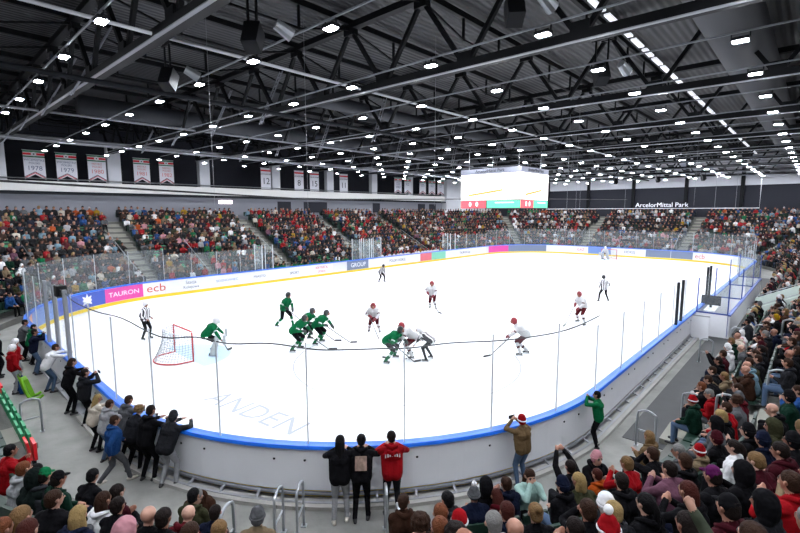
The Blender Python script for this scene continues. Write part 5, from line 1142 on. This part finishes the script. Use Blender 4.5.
for c in cands:
    dist,x,y,z,i,s,n,u,v,a,da,curved=c
    hx,hy=x-n[0]*.12,y-n[1]*.12
    if any(r==i and (hx-px)**2+(hy-py)**2<.2 for px,py,r in USED): continue
    inwin=-15<u<815 and v<545
    nearzone=dist<16
    if dist<3.4: continue
    if nearzone and not ((x>5 and i>=1) or x>9.5 or i>=3): continue
    if x<0 and y>5.5 and i<1: continue
    if rnd.random()>.97: 
        if not nearzone: rest.append(('empty',c)); continue
    if nauto<budget and inwin and dist<40:
        top=rnd.choice(TOPS) if dist>8.5 else rnd.choice(['black','black','charcoal','navy','darkgrey','maroon','brown']); g,h=rnd.choice(HG); nt_=max(1,round(abs(da)/.53))
        lb='person, %s top, %s, %s row, %s place %s %s'%(CTX.get(top,top),(HTXT[g]%CTX.get(h,h)) if '%s' in HTXT[g] else HTXT[g],nth(i+1),nth(nt_),'past' if da>0 else 'before',a[2])
        if lb in labels or len(lb.replace('-',' ').split())>16: continue
        labels.add(lb)
        person(x,y,z,math.atan2(-n[1],-n[0])+rnd.uniform(-.25,.25),rnd.choice(PS),top,g,h,rnd.choice(BOT),lb,bulk=rnd.choice([1.1,1.1,1.22]),sc=rnd.uniform(.93,1.03),group='spectators in the near side stand'); nauto+=1
        USED.append((hx,hy,i))
    else: rest.append(('p',c))
# low detail figures, merged into one uncountable crowd
protos=[]
for ps in ('sit','sit2','sit3','clap','lean'):
    prm=dict(POSES[ps]); Pr,(hc,HR)=fig(bulk=1.12,**prm)
    Pr=[p for p in Pr if not (p[4]=='skin' and p[2]<.012) and p[4]!='dark']
    for cfg in ('short','long','hat'):
        H=lambda x_,y_,z_:tuple(hc+HR@Vector((x_,y_,z_)))
        pr=Pr+[(H(-.032,0,.036),H(-.012,0,.044),.092,.091,'hair'),(H(-.05,0,-.02),H(-.03,0,.02),.080,.085,'hair')]
        if cfg=='long': pr+=[(H(-.075,0,0),H(-.12,0,-.26),.08,.06,'hair')]
        if cfg=='hat': pr+=[(H(-.02,0,.05),H(-.02,0,.08),.10,.085,'hair')]
        me=remesh(pr,.03,1,.12)
        lab,t=classify(centers(me),pr); key=np.array([{'skin':0,'top':1,'sleeve':1,'sleeve2':1,'thigh':2,'shin':2,'shoe':3,'hair':4}[p[4]] for p in pr])[lab]
        me.calc_loop_triangles(); nv=len(me.vertices); co=np.empty(nv*3,np.float32); me.vertices.foreach_get('co',co); co=co.reshape(-1,3)
        nt3=len(me.loop_triangles); tri=np.empty(nt3*3,np.int32); me.loop_triangles.foreach_get('vertices',tri); pol=np.empty(nt3,np.int32); me.loop_triangles.foreach_get('polygon_index',pol)
        protos.append((co,tri.reshape(-1,3),key[pol],cfg)); bpy.data.meshes.remove(me)
VV=[];TT=[];CC=[];nvt=0
def addfig(x,y,z,rz,top,bottom,hair,skin,cfg=None,sc=1.0,stand=False):
    global nvt
    pool=[p for p in protos if cfg is None or p[3]==cfg]; co,tri,key,_=pool[rnd.randrange(len(pool))]
    c,s=math.cos(rz),math.sin(rz); M=np.array([[c,s,0],[-s,c,0],[0,0,1]],np.float32)*sc
    VV.append(co@M+np.array([x,y,z],np.float32)); TT.append(tri+nvt); nvt+=len(co)
    cols=np.array([lin(dk(skin,.72)),lin(dk(top)),lin(dk(bottom)),lin('#101012'),lin(dk(hair,.7))],np.float32); CC.append(cols[key])
nrest=0; SEATS=[]
for kind,c in rest:
    dist,x,y,z,i,s,n,u,v,a,da,curved=c
    if kind=='empty': SEATS.append(c); continue
    if u<-60 or u>880: continue
    far_left=y>B
    top=rnd.choice(TOPS)
    if far_left and 26<x<42 and i>=3 and rnd.random()<.17: top='red'
    if far_left and 12<x<15 and i<7 and rnd.random()<.3: top=rnd.choice(['red','pink'])
    if x>60 and rnd.random()<.1: top=rnd.choice(['lightgrey','navy'])
    g,h=rnd.choice(HG); hc2=HAIR.get(h) or PAL.get(h) or PAL['red']
    if g=='bald': hc2=rnd.choice(SKIN)
    addfig(x,y,z,math.atan2(-n[1],-n[0])+rnd.uniform(-.3,.3),PAL[top],rnd.choice(['#17181c','#26282e','#3e5270']),hc2,rnd.choice(SKIN),'long' if g in('long','bob') else ('hat' if g in('beanie','pompom') else 'short'),rnd.uniform(.92,1.04)); nrest+=1
# players sitting on the two benches
for x0,x1,colr,hel in ((17.9,27.2,'#128a52','#16241c'),(31.0,42.6,'#e2e2e6','#a8202c')):
    x=x0
    while x<x1: addfig(x,B+1.1,.12,-PI/2+rnd.uniform(-.3,.3),colr,'#1c1c22',hel,SKIN[0],'hat',1.08); x+=.62; nrest+=1
V=np.concatenate(VV); T=np.concatenate(TT); C=np.concatenate(CC)
me=bpy.data.meshes.new('crowd'); me.vertices.add(len(V)); me.vertices.foreach_set('co',V.ravel()); me.loops.add(len(T)*3); me.loops.foreach_set('vertex_index',T.ravel()); me.polygons.add(len(T)); me.polygons.foreach_set('loop_start',np.arange(0,len(T)*3,3)); me.polygons.foreach_set('use_smooth',[True]*len(T))
at=me.attributes.new('cloth','FLOAT_COLOR','FACE'); at.data.foreach_set('color',C.astype(np.float32).ravel()); me.update(); me.validate()
cm=bpy.data.materials.new('crowd_clothing'); cm.use_nodes=True; nt=cm.node_tree; b=nt.nodes['Principled BSDF']; b.inputs['Roughness'].default_value=.8; b.inputs['Specular IOR Level'].default_value=.25
an=nt.nodes.new('ShaderNodeAttribute'); an.attribute_name='cloth'; nt.links.new(an.outputs['Color'],b.inputs['Base Color']); me.materials.append(cm)
o=bpy.data.objects.new('crowd',me); COL.objects.link(o); tag(o,'distant crowd of seated spectators filling the far and end stands','crowd',kind='stuff')
# empty seats: the nearest stand as individuals
SEATS.sort(key=lambda c:c[0])
for k,c in enumerate(SEATS[:45]):
    dist,x,y,z,i,s,n,u,v,a,da,curved=c; nt_=max(1,round(abs(da)/.53))
    seat(x,y,z,math.atan2(-n[1],-n[0]),'empty green seat, %s row up, %s place %s the %s'%(nth(i+1),nth(nt_),'past' if da>0 else 'before',a[2]))
mb=MB()
for c in cands:
    dist,x,y,z,i,s,n,u,v,a,da,curved=c
    if u<-60 or u>880: continue
    rz=math.atan2(-n[1],-n[0]); cx_,cy_=math.cos(rz),math.sin(rz)
    mb.box((x-cx_*.2,y-cy_*.2,z+.62),(.05,.44,.42),None,rz); mb.box((x+cx_*.02,y+cy_*.02,z+.40),(.4,.44,.05),None,rz)
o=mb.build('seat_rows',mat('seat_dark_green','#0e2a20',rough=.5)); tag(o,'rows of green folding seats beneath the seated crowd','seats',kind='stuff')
# ================================================================ LIGHT AND LOOK
w=bpy.data.worlds.new('hall_air'); scene.world=w; w.use_nodes=True; w.node_tree.nodes['Background'].inputs[0].default_value=(.5,.6,.8,1); w.node_tree.nodes['Background'].inputs[1].default_value=.02
scene.view_settings.view_transform='Standard'; scene.view_settings.look='None'; scene.view_settings.exposure=EXPO; scene.view_settings.gamma=1
try: scene.view_settings.use_curve_mapping=False
except Exception: pass
cy=scene.cycles
cy.use_denoising=True; cy.max_bounces=6; cy.diffuse_bounces=3; cy.glossy_bounces=2; cy.transparent_max_bounces=24; cy.sample_clamp_indirect=4; cy.caustics_reflective=False; cy.caustics_refractive=False
try: cy.denoiser='OPENIMAGEDENOISE'
except Exception: pass
for o_ in bpy.data.objects:
    if '_loc' in o_: del o_['_loc']
print('PEOPLE',NPERS,'auto',nauto,'crowd',nrest,'tris',len(T),'objects',len(bpy.data.objects))
